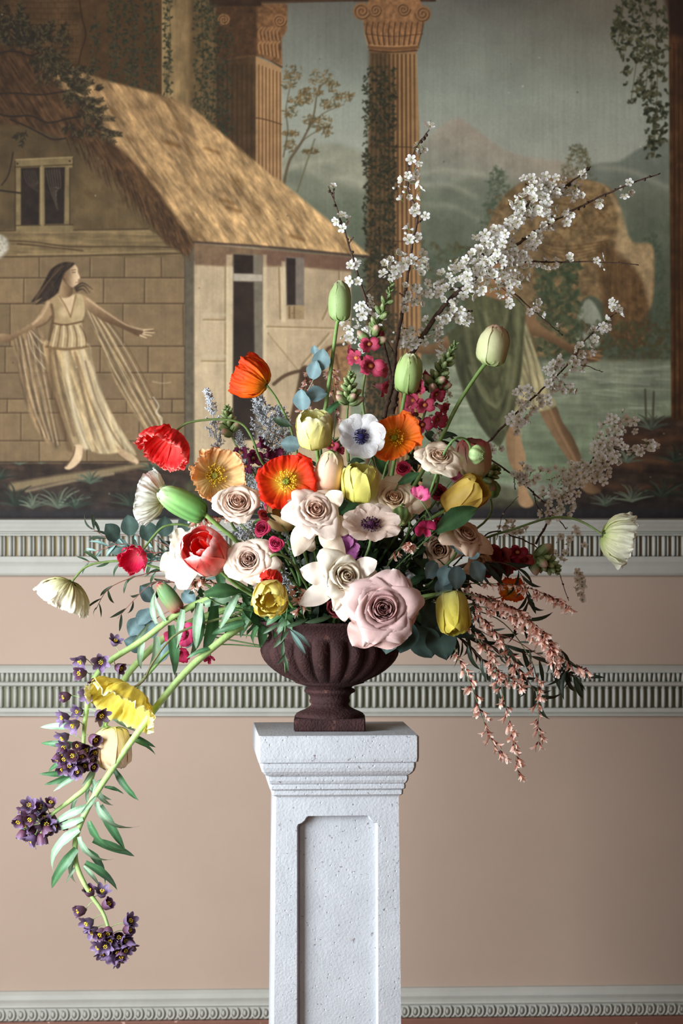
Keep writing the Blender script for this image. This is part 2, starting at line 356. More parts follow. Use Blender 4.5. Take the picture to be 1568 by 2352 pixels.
    for (x, y, rx, ry) in ((672, 165, 24, 20), (662, 190, 18, 14), (735, 180, 26, 22), (765, 200, 14, 14), (790, 222, 26, 11), (758, 238, 24, 12), (680, 232, 22, 12), (664, 258, 18, 12), (712, 212, 28, 10), (740, 285, 24, 20), (752, 300, 14, 14), (715, 275, 20, 12), (668, 306, 20, 7), (664, 335, 16, 14), (712, 348, 18, 6), (700, 225, 20, 14)):
        for _ in range(int(rx*1.9)):
            t = rs.uniform(0, 6.28); q = math.sqrt(rs.uniform(0, 1)); c = [(122, 98, 58), (104, 86, 52), (142, 112, 66), (88, 82, 54)][rs.randint(4)]
            blob(x+math.cos(t)*rx*q, y+math.sin(t)*ry*q, rs.uniform(3.5, 6), 1.7, rs.uniform(-1.2, 1.2)-.8, c, .6)
    # ivy on the arch, left
    for (x0, w, y0, y1, d) in ((218, 16, 40, 165, 50), (262, 24, 0, 195, 110), (300, 30, 0, 205, 170), (345, 26, 0, 215, 150), (385, 14, -20, 230, 90), (460, 26, 0, 265, 150), (487, 22, 0, 285, 150), (515, 30, 60, 330, 150)):
        leaves(x0-w*.6, y0, x0+w*.6, y1, d, 3.7, [(62, 64, 46), (50, 52, 38), (78, 78, 54)], .75)
        stroke([(x0, y0-30), (x0+6, (y0+y1)/2), (x0-3, y1)], 1.6, (58, 54, 38), .6, 1.4)
    # ivy, upper right, and dark right pier
    poly([(1533, -150), (1760, -150), (1760, 965), (1540, 965)], (84, 54, 30), 3, 1, 0, .25, 24, (0, 0, 0, 500, (96, 64, 34)), st=(1.57, 120, 7, .25))
    poly([(1500, -150), (1760, -150), (1760, 120), (1540, 80)], (52, 32, 22), 10, .8, 0, .2)
    for k in range(4): stroke([(1546+k*11, 100), (1548+k*11, 960)], 3, (52, 32, 18), .6, 2.5)
    def iv(x, y):
        return (y < 240 and x > 1420+max(0, y-120)*.22) or (y < 100) or (x > 1482 and x < 1528 and y < 365 and abs(x-1508+(y-250)*.12) < 26)
    cols = [(58, 62, 42), (46, 50, 34), (82, 82, 54), (98, 94, 64)]
    leaves(1412, -140, 1532, 365, 560, 6, cols, .9, iv)
    leaves(1405, 20, 1430, 105, 34, 5, cols, .85)
    for p in ([(1430, -20), (1424, 60), (1416, 105)], [(1470, -20), (1462, 120), (1448, 230)], [(1505, -20), (1508, 180), (1500, 360)], [(1490, 0), (1488, 120), (1480, 220)]): stroke(p, 2, (86, 78, 52), .7, 1.5)
    # ---- cottage: gable wall
    poly([(-160, 200), (60, 240), (150, 290), (210, 350), (300, 440), (350, 500), (440, 575), (440, 600), (-160, 600)], (92, 74, 48), 2, 1, 0, .2, 40, (0, 300, 100, 560, (106, 88, 58)))
    leaves(180, 400, 330, 540, 40, 14, [(122, 98, 62), (96, 76, 46)], .25)
    # front wall
    poly([(422, 556), (806, 590), (804, 1080), (422, 1065)], (184, 164, 132), 2, 1, 0, .09, 34, (450, 0, 800, 0, (176, 154, 122)), st=(1.57, 50, 8, .05))
    poly([(422, 556), (806, 590), (806, 624), (680, 612), (520, 612), (445, 608), (422, 608)], (126, 100, 74), 4, .95, 0, .15)
    poly([(600, 572), (806, 590), (806, 620), (600, 606)], (122, 88, 72), 5, .6, 0, .1)
    poly([(422, 545), (445, 545), (446, 1075), (422, 1075)], (104, 94, 76), 2.5, 1, 0, .12); stroke([(423, 560), (424, 1060)], 2.5, (62, 52, 36), .7, 2, 0); stroke([(446, 600), (447, 1060)], 2, (150, 132, 104), .6, 2, 0)
    ln = (142, 122, 82)
    for p in (((517, 612), (517, 960)), ((467, 734), (517, 735)), ((463, 829), (517, 830)), ((640, 612), (643, 732)), ((778, 622), (778, 668)), ((777, 652), (740, 733)), ((612, 750), (770, 754)), ((615, 765), (685, 850)), ((755, 765), (692, 838))):
        stroke(p, 4, ln, .8, 2.5, 0); stroke([(a+4, b+3) for a, b in p], 3, (216, 196, 162), .4, 3, 0)
    for y in (729, 824): stroke([(466, y-6), (516, y-6)], 8, (188, 172, 142), .5, 3, 0)
    for (x0, x1) in ((519, 533), (603, 612), (646, 656)): poly([(x0, 585), (x1, 585), (x1, 960), (x0, 960)] if x0 != 646 else [(x0, 600), (x1, 600), (x1, 740), (x0, 740)], (206, 188, 152), 3, .6, 0, .06)
    poly([(535, 582), (603, 586), (603, 1010), (535, 1010)], (124, 114, 96), 2, 1, 0, .1)
    poly([(536, 584), (581, 587), (581, 628), (537, 628)], (56, 42, 32), 2.5, 1, 0, .2)
    poly([(536, 646), (582, 648), (586, 1010), (534, 1010)], (58, 44, 34), 3, 1, 0, .22, 30)
    poly([(536, 628), (602, 631), (602, 646), (536, 645)], (170, 160, 140), 2, 1, 0, .08)
    poly([(655, 590), (698, 592), (698, 702), (657, 702)], (128, 116, 102), 2.5, 1, 0, .1); poly([(657, 592), (678, 594), (678, 700), (659, 700)], (56, 44, 36), 2.5, 1, 0, .2)
    poly([(658, 702), (698, 702), (698, 733), (660, 733)], (160, 136, 98), 2, .9, 0, .1)
    for x in (664, 675): stroke([(x, 704), (x, 730)], 3, (98, 76, 48), .7, 2, 0)
    # brown animal by the door
    stroke([(628, 882), (655, 862), (690, 852), (720, 856)], 8, (98, 74, 52), .95, 3); stroke([(700, 850), (690, 900), (676, 960), (668, 1010)], 22, (92, 68, 46), .95, 5)
    poly([(690, 850), (740, 850), (775, 880), (780, 960), (740, 1010), (690, 1000), (700, 920)], (84, 62, 42), 5, .95, 4, .25)
    poly([(745, 800), (790, 786), (806, 800), (796, 880), (780, 930), (760, 900), (766, 840)], (150, 112, 70), 4, .9, 4, .3, 8); stroke([(745, 812), (760, 796), (795, 790)], 6, (74, 54, 38), .8, 3); stroke([(770, 815), (778, 860), (768, 905)], 6, (92, 66, 40), .7, 3)
    # stone wall with joints
    poly([(-160, 588), (423, 588), (423, 1060), (-160, 1060)], (126, 104, 74), 1.5, 1, 0, .12, 30, (0, 600, 400, 1000, (126, 104, 76)))
    rows = [(590, 638, [-40, 90, 207, 286, 370]), (638, 697, [-60, 55, 150, 238, 332]), (697, 795, [-30, 23, 130, 282, 420]), (795, 856, [-80, 12, 230, 340]), (856, 916, [-10, 120, 300, 373]), (916, 948, [17, 90, 200, 290, 395]), (948, 1012, [48, 150, 250, 320]), (1012, 1060, [-20, 90, 200, 300, 380])]
    jc = (84, 64, 42)
    for (y0, y1, xs) in rows:
        w = rs.uniform(-2, 2)
        xs2 = [-150]+xs+[423]
        for a, b in zip(xs2[:-1], xs2[1:]): poly([(a+2, y0+2), (b-2, y0+2), (b-2, y1-2), (a+2, y1-2)], np.array((132, 110, 78))*rs.uniform(.9, 1.08), 3, .7, 0, .1, 18)
        stroke([(-150, y1+w), (100, y1), (260, y1+rs.uniform(-2, 2)), (422, y1)], 3, jc, .8, 1.8); stroke([(-150, y1+4+w), (260, y1+3), (422, y1+4)], 2, (170, 148, 110), .45, 1.6)
        for x in xs: stroke([(x, y0+1), (x+rs.uniform(-1.5, 1.5), y1)], 2.6, jc, .75, 1.6, 0); stroke([(x+3, y0+3), (x+3, y1-2)], 1.6, (168, 146, 108), .4, 1.5, 0)
    stroke([(282, 700), (290, 795)], 2, jc, .0)
    stroke([(350, 876), (372, 880), (392, 878)], 2, (190, 170, 136), .6, 2)
    # timber beam
    poly([(-160, 528), (340, 526), (372, 546), (415, 566), (418, 590), (-160, 592)], (126, 106, 72), 2, 1, 0, .16, 20, st=(.02, 60, 4, .18))
    for p in ([(0, 552), (80, 556), (160, 566), (300, 566), (400, 568)], [(0, 590), (150, 588), (420, 582)], [(40, 560), (100, 566), (190, 576)], [(0, 530), (180, 528), (340, 526)]): stroke(p, 3, (72, 54, 34), .75, 2)
    stroke([(40, 584), (200, 582), (410, 576)], 3, (160, 138, 98), .6, 2); stroke([(60, 534), (330, 531)], 3, (152, 130, 92), .5, 2)
    poly([(-30, 536), (14, 546), (18, 575), (-10, 600), (-40, 600)], (176, 172, 158), 5, .8, 4, .3, 5)
    # thatch: dark fringe, then lit roof
    poly([(-160, 100), (90, 120), (150, 140), (240, 280), (320, 360), (362, 428), (448, 552), (434, 590), (380, 560), (340, 505), (280, 430), (230, 370), (185, 330), (120, 310), (60, 290), (-160, 270)], (84, 60, 38), 5, 1, 0, .22, 16, (0, 200, 420, 560, (100, 72, 44)), st=(1.0, 26, 4, .35))
    for _ in range(420):
        t = rs.uniform(0, 1); x = 150+t*280; y = 300+t*265+rs.uniform(-34, 22); l = rs.uniform(16, 36)
        stroke([(x, y), (x+l*.32, y+l)], rs.uniform(1.5, 3), [(62, 42, 26), (120, 90, 54), (90, 66, 40), (52, 36, 24)][rs.randint(4)], .5, 2, 0, .8)
    roof = [(85, 136), (150, 148), (240, 184), (330, 208), (400, 228), (445, 250), (500, 298), (560, 350), (620, 400), (650, 420), (720, 478), (790, 535), (846, 586), (780, 584), (700, 574), (600, 568), (520, 562), (446, 556), (400, 494), (356, 430), (300, 364), (240, 312), (190, 250), (130, 190)]
    poly(roof, (146, 116, 78), 5, 1, 0, .16, 22, (200, 180, 700, 540, (186, 152, 104)), st=(.98, 30, 5, .24))
    sl, m = pmask(roof, 3)
    X, Y = xx[sl], yy[sl]
    n2 = np.clip(aniso(X, Y, 1.0, 60, 20, 4)*3.2, -1, 1)
    img[sl] *= (1+.20*n2*m)[..., None]
    img[sl] = img[sl]*(1-(np.clip(-n2-.45, 0, 1)*m*.7)[..., None])+C((130, 92, 42))*(np.clip(-n2-.45, 0, 1)*m*.7)[..., None]
    for _ in range(900):
        t = rs.uniform(0, 1); s = rs.uniform(0, 1)
        x = 150+t*560; top = np.interp(x, [85, 150, 240, 330, 445, 560, 720, 846], [136, 148, 184, 208, 250, 350, 478, 586])
        bot = np.interp(x, [85, 190, 300, 356, 446, 846], [136, 250, 364, 430, 556, 586])
        y = top+(bot-top)*s*.93; l = rs.uniform(10, 26)
        if bot-top < 16: continue
        stroke([(x, y), (x+l*.6, y+l*.8)], rs.uniform(1.2, 2.6), [(196, 168, 124), (140, 106, 64), (120, 88, 52), (206, 180, 136)][rs.randint(4)], .22, 2.4, 0, .8)
    stroke([(446, 556), (600, 566), (720, 577), (846, 590)], 5, (74, 54, 46), .85, 4)
    for (x, y) in ((395, 330), (485, 345), (520, 462), (535, 480), (680, 545)): stroke([(x-14, y-4), (x, y), (x+16, y+6)], 8, (110, 74, 34), .5, 7)
    # window in gable
    poly([(34, 366), (168, 360), (168, 384), (160, 386), (160, 516), (168, 518), (168, 531), (36, 533), (36, 386)], (130, 112, 76), 2, 1, 0, .14, 20)
    for p in (((34, 384), (168, 378)), ((36, 518), (168, 516)), ((35, 368), (35, 530)), ((168, 362), (168, 384)), ((160, 386), (160, 516))): stroke(p, 2.4, (66, 50, 30), .8, 1.8, 0)
    stroke([(36, 367), (166, 361)], 2.5, (172, 152, 108), .7, 2, 0)
    for q in ([(48, 386), (91, 384), (90, 516), (48, 517)], [(102, 385), (149, 384), (147, 514), (103, 515)]): poly(q, (52, 40, 32), 2, 1, 0, .25, 16)
    stroke([(96, 384), (97, 516)], 8, (140, 122, 84), .9, 2, 0); stroke([(94, 384), (95, 516)], 2, (178, 158, 112), .6, 1.5, 0)
    for k in range(6):
        stroke([(54+k*5, 392), (62+k*5, 420), (86, 440-k*5)], 2, (150, 138, 118), .3, 2); stroke([(106+k*6, 390), (114+k*5, 430), (132-k*1, 480-k*10)], 2.4, (158, 144, 122), .34, 2)
    for (x, y) in ((40, 376), (160, 370)): blob(x, y, 2.5, 2.5, 0, (70, 54, 34))
    # tree branches and leaves over the roof, top left
    bk = (52, 42, 32)
    for p, w in (([(-20, 128), (20, 118), (50, 122), (72, 128), (100, 116)], 4), ([(-10, 216), (40, 214), (90, 218), (150, 210), (175, 205)], 3.5), ([(-10, 260), (25, 268), (70, 266), (110, 282), (160, 272), (205, 264)], 4), ([(25, 275), (60, 290), (90, 305), (120, 320), (150, 318)], 3.5), ([(-10, 436), (20, 440), (50, 444)], 4), ([(30, 350), (20, 400), (4, 425)], 3)):
        stroke(p, w, bk, .95, 1.6)
    def sprig(x, y, t, L, n):
        ex, ey = x+math.cos(t)*L, y+math.sin(t)*L
        stroke([(x, y), (ex, ey)], 2, bk, .8, 1.4, 0)
        for k in range(n):
            f = (k+1)/n; bx, by = x+(ex-x)*f, y+(ey-y)*f
            for s in (-1, 1):
                a = t+s*.85; l = 10.5*(1-.35*f)
                blob(bx+math.cos(a)*l*.55, by+math.sin(a)*l*.55, l*.58, 1.5, a, [(62, 54, 36), (48, 42, 30), (88, 78, 52)][rs.randint(3)], .9)
    for _ in range(64): sprig(rs.uniform(-30, 80), rs.uniform(50, 120), rs.uniform(-2.6, -.3), rs.uniform(20, 40), 6)
    for _ in range(34):
        x = rs.uniform(80, 235); sprig(x, 110+(x-80)*rs.uniform(.2, 1.15)+rs.uniform(0, 30), rs.uniform(-.9, 1.1), rs.uniform(18, 30), 6)
    for _ in range(26): sprig(rs.uniform(60, 140), rs.uniform(75, 115), rs.uniform(-1.6, .4), rs.uniform(18, 34), 5)
    for (x, y, t) in ((40, 50, -1.4), (45, 35, -1.5), (75, 130, .3), (90, 140, .9), (110, 130, .2), (120, 150, .7), (150, 160, .3), (100, 165, 1.2), (135, 175, .5), (160, 180, .2), (175, 190, .1), (185, 200, -.4), (150, 205, .6), (165, 215, .9), (190, 225, .3), (200, 240, -.3), (205, 250, .2), (215, 262, -.5), (200, 265, .6), (225, 270, .1), (215, 285, .5), (235, 300, .3), (250, 306, .1), (180, 255, -.2), (120, 128, -.2), (175, 205, -.8), (190, 290, .8), (160, 280, 1.2), (60, 300, 1.9)):
        sprig(x, y, t, rs.uniform(26, 38), 7); sprig(x-8, y+4, t+.6, rs.uniform(18, 28), 5)
    # ---- running woman
    SK, SKs, SKh = (160, 132, 96), (104, 78, 52), (200, 174, 138)
    D, Dh, Ds = (156, 132, 94), (212, 196, 164), (88, 64, 40)
    # veil, left side
    poly([(72, 742), (30, 775), (38, 830), (50, 900), (72, 960), (100, 1010), (135, 1032), (120, 990), (112, 930), (106, 872), (108, 820), (95, 760)], (138, 114, 82), 4, .8, 5, .15, 12, st=(1.35, 60, 5, .5))
    for k in range(9): stroke([(40+k*7, 775+k*2), (52+k*7, 860), (74+k*6, 940), (98+k*5, 1000+k*3)], 2, Dh if k % 2 else Ds, .5, 2)
    for k in range(7): stroke([(62+k*2, 770-k*2), (70+k*5, 815-k*6), (104, 862-k*15)], 2.4, Dh if k % 2 else (112, 88, 66), .55, 2)
    # veil, right side
    poly([(186, 676), (206, 690), (232, 730), (262, 780), (296, 850), (330, 905), (362, 935), (374, 975), (395, 980), (358, 1008), (330, 985), (296, 930), (262, 872), (236, 800), (210, 745), (196, 712)], (142, 120, 86), 3, .9, 5, .14, 12, st=(1.05, 80, 5, .45))
    for k in range(8): stroke([(192+k*2, 690+k*2), (222+k*4, 760-k*3), (262+k*6, 850-k*5), (318+k*6, 950-k*3), (350+k*4, 1000-k*4)], 2, Dh if k % 2 == 0 else Ds, .55, 2)
    stroke([(352, 912), (364, 932), (358, 948), (372, 960), (370, 976), (392, 982)], 3, (214, 206, 186), .6, 2)
    # far leg, foot
    poly([(262, 1015), (285, 1018), (300, 1038), (318, 1058), (312, 1066), (290, 1056), (268, 1040)], SK, 2, 1, 5, .08, 10, (262, 1040, 318, 1040, SKh)); stroke([(266, 1038), (288, 1056), (310, 1064)], 2.5, SKs, .6, 2)
    # skirt
    poly([(106, 780), (198, 786), (212, 830), (236, 905), (268, 970), (300, 1020), (312, 1045), (286, 1035), (262, 1020), (272, 1038), (232, 1042), (196, 1030), (176, 1032), (160, 1030), (150, 990), (132, 930), (116, 880), (106, 830)], D, 3, 1, 5, .10, 14, (120, 900, 250, 900, (178, 158, 120)), st=(1.25, 90, 8, .34))
    for (p, w, c, a) in (([(114, 800), (120, 880), (140, 960), (162, 1030)], 12, Ds, .75), ([(126, 800), (134, 860), (150, 930), (170, 1000)], 5, (88, 62, 40), .6), ([(150, 810), (158, 880), (176, 960), (196, 1028)], 9, Dh, .7), ([(172, 810), (186, 880), (204, 960), (222, 1036)], 7, Ds, .5), ([(186, 800), (204, 870), (232, 950), (262, 1020)], 10, Dh, .6), ([(176, 820), (200, 900), (226, 970), (250, 1030)], 5, (120, 92, 58), .6), ([(205, 830), (232, 910), (266, 980), (300, 1032)], 5, Dh, .6), ([(196, 830), (222, 920), (256, 990), (282, 1030)], 4, Ds, .6), ([(140, 800), (146, 870), (164, 940), (182, 1000)], 4, (196, 174, 130), .6), ([(160, 900), (176, 970), (200, 1030)], 3, Dh, .7), ([(178, 940), (196, 1000), (212, 1036)], 3, Dh, .6), ([(196, 960), (214, 1010), (232, 1040)], 3, Dh, .6), ([(214, 965), (232, 1010), (248, 1040)], 3, Dh, .5)):
        stroke(p, w, c, a*.85, w*.9)
    # near foot
    poly([(172, 1022), (188, 1024), (188, 1050), (178, 1066), (160, 1078), (148, 1074), (162, 1058), (170, 1040)], SKh, 2, 1, 5, .06); stroke([(172, 1026), (168, 1046), (152, 1070)], 4, SKs, .7, 2)
    # arms
    poly([(124, 682), (134, 690), (126, 715), (108, 738), (84, 750), (60, 762), (30, 780), (14, 787), (-6, 782), (-20, 772), (4, 766), (30, 768), (56, 752), (78, 738), (96, 712), (108, 690)], SK, 2, 1, 5, .08, 12, (60, 745, 70, 770, SKs)); stroke([(112, 694), (98, 722), (76, 744)], 5, SKh, .5, 4); stroke([(128, 712), (108, 740), (84, 752)], 4, SKs, .8, 3)
    poly([(184, 676), (204, 684), (232, 706), (262, 726), (290, 742), (312, 754), (332, 757), (352, 755), (350, 762), (334, 768), (318, 772), (300, 764), (270, 750), (240, 738), (214, 722), (196, 706)], SK, 2, 1, 5, .06, 12, (240, 700, 232, 738, SKs)); stroke([(200, 686), (236, 712), (290, 746), (330, 758)], 4, SKh, .6, 3)
    for q in ([(330, 758), (352, 756)], [(330, 763), (354, 764)], [(328, 767), (348, 771)], [(322, 770), (336, 776)]): stroke(q, 4, SKh, .95, 1.5, 0, 2)
    # torso and bodice
    poly([(126, 678), (146, 672), (162, 676), (186, 676), (194, 700), (194, 722), (188, 742), (196, 780), (202, 800), (150, 800), (106, 798), (112, 770), (122, 742), (118, 716), (116, 694)], D, 2, 1, 5, .08, 10, (120, 740, 200, 740, (180, 158, 118)))
    poly([(134, 682), (172, 678), (168, 704), (162, 722), (150, 706)], SKh, 3, .85, 0, .05)
    blob(148, 716, 13, 12, 0, (196, 172, 132), .7, .8); blob(180, 714, 11, 12, 0, (188, 164, 122), .7, .8)
    stroke([(136, 680), (150, 702), (162, 728)], 3, (128, 98, 60), .8, 2); stroke([(174, 678), (168, 704), (162, 728)], 3, (128, 98, 60), .8, 2)
    stroke([(122, 742), (150, 746), (190, 738)], 4, (104, 76, 46), .9, 2); stroke([(106, 796), (150, 802), (202, 796)], 6, (116, 88, 54), .8, 3)
    for k in range(9): stroke([(124+k*7.5, 748), (116+k*10, 772), (110+k*11, 796)], 3, Dh if k % 2 else Ds, .6, 2)
    stroke([(118, 700), (122, 730), (112, 780)], 6, Ds, .7, 4)
    # neck, head, hair
    poly([(142, 640), (164, 652), (166, 676), (150, 684), (136, 678)], SK, 2, 1, 4, .05, 10, (140, 660, 168, 660, SKs))
    poly([(146, 618), (156, 606), (170, 606), (178, 616), (179, 626), (184, 638), (179, 642), (180, 650), (174, 660), (164, 660), (150, 650), (142, 636)], SKh, 1.6, 1, 4, .05, 10, (176, 630, 146, 630, SKs))
    hair = (58, 44, 34)
    poly([(172, 606), (160, 602), (140, 604), (118, 618), (104, 642), (90, 668), (72, 694), (96, 684), (82, 700), (112, 688), (132, 672), (140, 650), (146, 630), (158, 618)], hair, 2, 1, 4, .3, 6, st=(2.1, 40, 3, .4))
    for k in range(8): stroke([(150-k*3, 608+k), (116-k*2, 640+k*3), (82-k, 680+k*3)], 1.6, (96, 74, 52), .6, 1.4)
    for q in ([(172, 660), (190, 650), (212, 664)], [(174, 664), (192, 656), (206, 672)], [(176, 668), (190, 664), (200, 674)]): stroke(q, 5, hair, .85, 2.5, 5, 1)
    stroke([(166, 626), (173, 625)], 1.8, (70, 50, 36), .9, 1.2, 0); stroke([(165, 621), (174, 619)], 1.6, (80, 58, 40), .8, 1.2, 0); stroke([(174, 649), (180, 648)], 1.8, (140, 84, 66), .9, 1.2, 0); blob(150, 636, 3, 4, 0, (140, 104, 72), .8)
    stroke([(152, 650), (162, 660), (172, 661)], 2.4, SKs, .6, 2)
    # ---- running man, right
    poly([(1120, 664), (1150, 650), (1166, 660), (1172, 690), (1110, 692)], (150, 112, 74), 3, 1, 3, .1)
    poly([(1112, 640), (1104, 612), (1112, 586), (1136, 574), (1160, 584), (1168, 612), (1160, 640), (1140, 656)], (158, 120, 84), 3, 1, 4, .1); poly([(1104, 624), (1098, 592), (1116, 572), (1146, 566), (1170, 586), (1160, 604), (1130, 606), (1118, 630)], (70, 50, 38), 4, 1, 4, .3, 6)
    # legs
    poly([(1236, 925), (1274, 932), (1290, 968), (1312, 1000), (1330, 1040), (1342, 1085), (1362, 1112), (1380, 1126), (1360, 1134), (1334, 1122), (1318, 1078), (1286, 1030), (1262, 990), (1240, 950)], (148, 118, 84), 3, 1, 5, .08, 12, (1280, 1000, 1310, 985, SKs)); stroke([(1262, 940), (1284, 990), (1316, 1050), (1338, 1100)], 6, (186, 150, 106), .5, 5)
    poly([(1166, 960), (1190, 965), (1196, 1010), (1206, 1050), (1202, 1090), (1212, 1130), (1224, 1158), (1204, 1166), (1188, 1150), (1188, 1100), (1168, 1060), (1160, 1010)], (146, 116, 82), 3, 1, 5, .08, 12, (1165, 1000, 1205, 1000, (182, 146, 106)))
    # arms
    poly([(1030, 770), (1034, 796), (1000, 812), (964, 812), (950, 800), (964, 792), (1000, 788)], (144, 112, 76), 3, 1, 4, .08, 12, (990, 780, 996, 816, SKs))
    poly([(1204, 706), (1224, 726), (1244, 748), (1290, 778), (1330, 802), (1368, 808), (1380, 820), (1360, 832), (1330, 824), (1290, 800), (1246, 776), (1216, 766), (1204, 740)], (148, 116, 80), 3, 1, 4, .08, 12, (1280, 770, 1270, 796, SKs))
    for q in ([(1352, 808), (1378, 806)], [(1354, 814), (1384, 818)], [(1350, 820), (1378, 828)]): stroke(q, 5, (166, 128, 86), .9, 2, 0, 2)
    # tunic
    poly([(1180, 720), (1206, 740), (1226, 800), (1244, 860), (1262, 905), (1276, 930), (1240, 944), (1200, 938), (1170, 950)], (150, 142, 104), 3, 1, 4, .1, 14, (1180, 800, 1260, 860, (176, 164, 122)), st=(1.2, 70, 6, .2))
    for k in range(5): stroke([(1194+k*7, 760+k*6), (1212+k*8, 840), (1224+k*9, 920)], 3, (200, 188, 148) if k % 2 else (104, 96, 66), .5, 3)
    # cloak
    poly([(1108, 678), (1150, 690), (1192, 684), (1206, 712), (1200, 780), (1196, 850), (1186, 920), (1168, 980), (1150, 1020), (1136, 1020), (1104, 980), (1072, 920), (1050, 860), (1036, 800), (1028, 768), (1052, 744), (1064, 706), (1082, 688)], (84, 86, 58), 3, 1, 5, .14, 16, (1060, 800, 1200, 760, (104, 104, 70)), st=(1.4, 80, 12, .25))
    for (p, w, c, a) in (([(1066, 720), (1076, 800), (1100, 880), (1136, 930), (1160, 900), (1170, 820)], 6, (160, 158, 118), .55), ([(1082, 760), (1100, 840), (1132, 890), (1152, 850)], 5, (62, 64, 40), .7), ([(1058, 780), (1084, 880), (1120, 950), (1142, 960), (1164, 900)], 6, (56, 58, 38), .7), ([(1190, 700), (1186, 800), (1172, 900), (1154, 980)], 7, (166, 162, 122), .6), ([(1200, 730), (1196, 820), (1184, 900)], 5, (60, 62, 40), .6), ([(1112, 720), (1132, 780), (1152, 760), (1166, 710)], 5, (154, 150, 112), .55), ([(1100, 716), (1124, 800), (1150, 800), (1172, 730)], 5, (64, 66, 42), .6), ([(1044, 800), (1064, 880), (1100, 960), (1134, 1006)], 8, (66, 66, 46), .6), ([(1076, 840), (1110, 912), (1138, 936)], 4, (172, 168, 130), .5)):
        stroke(p, w*1.3, c, a*.7, w*1.5)
    # ---- overall paint texture: vertical streaks, craquelure, grain
    img[:] *= (1+.07*aniso(xx, yy, 1.57, 120, 3.5, 3)+.06*fbm(xx/4, yy/4, 2)+.10*fbm(xx/160, yy/120, 3))[..., None]
    for _ in range(40): blob(rs.uniform(0, 1560), rs.uniform(0, 1180), rs.uniform(1, 2.5), rs.uniform(1, 2), 0, (60, 54, 44) if rs.rand() < .6 else (205, 200, 184), .6)
    g = img.mean(2, keepdims=True)
    img[:] = np.clip(g+(img-g)*.82, 0, 1)**1.24*1.04
    k = np.array([.25, .5, .25], np.float32)
    for ax in (0, 1):
        p = np.roll(img, 1, ax); q = np.roll(img, -1, ax)
        img[:] = p*.25+img*.5+q*.25
    return np.clip(img, 0, 1)
# ------------------------------------------------------------ the wall behind
WY = 1.0                                  # depth of the wall face
def paint_mat(name, col, rough=.6, mott=.06, scale=6, bump=.15, bs=60, wear=None, spec=.3):
    m, nt, b = mat_new(name, rough, spec); N = nt.nodes; L = nt.links
    tc = N.new('ShaderNodeTexCoord'); no = N.new('ShaderNodeTexNoise'); no.inputs['Scale'].default_value = scale; no.inputs['Detail'].default_value = 6; no.inputs['Roughness'].default_value = .6
    L.new(tc.outputs['Object'], no.inputs['Vector'])
    cr = N.new('ShaderNodeValToRGB'); c = lin(col)
    cr.color_ramp.elements[0].position = .3; cr.color_ramp.elements[1].position = .7
    cr.color_ramp.elements[0].color = tuple(c*(1-mott))+(1,); cr.color_ramp.elements[1].color = tuple(np.minimum(c*(1+mott), 1))+(1,)
    L.new(no.outputs['Fac'], cr.inputs[0]); last = cr.outputs[0]
    if wear:
        n3 = N.new('ShaderNodeTexNoise'); n3.inputs['Scale'].default_value = wear[1]; n3.inputs['Detail'].default_value = 8; L.new(tc.outputs['Object'], n3.inputs['Vector'])
        r3 = N.new('ShaderNodeValToRGB'); r3.color_ramp.elements[0].position = wear[2]; r3.color_ramp.elements[1].position = wear[2]+.05; L.new(n3.outputs['Fac'], r3.inputs[0])
        mx = N.new('ShaderNodeMix'); mx.data_type = 'RGBA'; L.new(r3.outputs[0], mx.inputs[0]); L.new(last, mx.inputs[6]); mx.inputs[7].default_value = lin4(wear[0]); last = mx.outputs[2]
    L.new(last, b.inputs['Base Color'])
    n2 = N.new('ShaderNodeTexNoise'); n2.inputs['Scale'].default_value = bs; n2.inputs['Detail'].default_value = 5; L.new(tc.outputs['Object'], n2.inputs['Vector'])
    bp = N.new('ShaderNodeBump'); bp.inputs['Strength'].default_value = bump; bp.inputs['Distance'].default_value = .004; L.new(n2.outputs['Fac'], bp.inputs['Height']); L.new(bp.outputs[0], b.inputs['Normal'])
    return m
PLASTER = paint_mat('pink_plaster', (177, 155, 139), .75, .05, 2.2, .12, 40)
TRIMP = paint_mat('pale_trim_paint', (178, 178, 170), .6, .07, 9, .2, 70)
GROOVE = paint_mat('brown_groove_back', (150, 132, 98), .7, .15, 9, .2, 70)  # browner, darker tone than the trim, on its groove backs
GREENG = paint_mat('greenish_groove_back', (120, 122, 98), .7, .15, 9, .2, 70)  # greener, darker tone behind the reeds and tongues
SKIRT = paint_mat('red_brown_paint', (126, 86, 72), .6, .10, 8, .15, 60, ((196, 160, 146), 40, .66))
DIM_WALL = paint_mat('dark_brown_dimming_wall', (84, 50, 30), .6, .2, 5, .1, 20)  # dark brown chosen to cut the bounce from the right
FLOORM = paint_mat('floor_boards_oak', (120, 90, 66), .5, .15, 4, .1, 20)
def zpy(py, y=WY): return CAM_H-(py-1176)*(y+CAM_D)/FPX
def xpx(px, y=WY): return (px-784)*(y+CAM_D)/FPX
X0, X1 = -1.65, 1.04
def box_mesh(name, x0, x1, y0, y1, z0, z1, mat, bevel=0):
    bm = bmesh.new(); bmesh.ops.create_cube(bm, size=1)
    for v in bm.verts: v.co = Vector(((x0+x1)/2+v.co.x*(x1-x0), (y0+y1)/2+v.co.y*(y1-y0), (z0+z1)/2+v.co.z*(z1-z0)))
    if bevel: bmesh.ops.bevel(bm, geom=bm.edges[:], offset=bevel, segments=2, affect='EDGES')
    me = bpy.data.meshes.new(name); bm.to_mesh(me); bm.free(); me.materials.append(mat); return me
def struct(o): o['kind'] = 'structure'; return o
struct(new_obj('wall_back', box_mesh('wall_back', X0, X1, WY, WY+.2, 0, 3.2, PLASTER)))
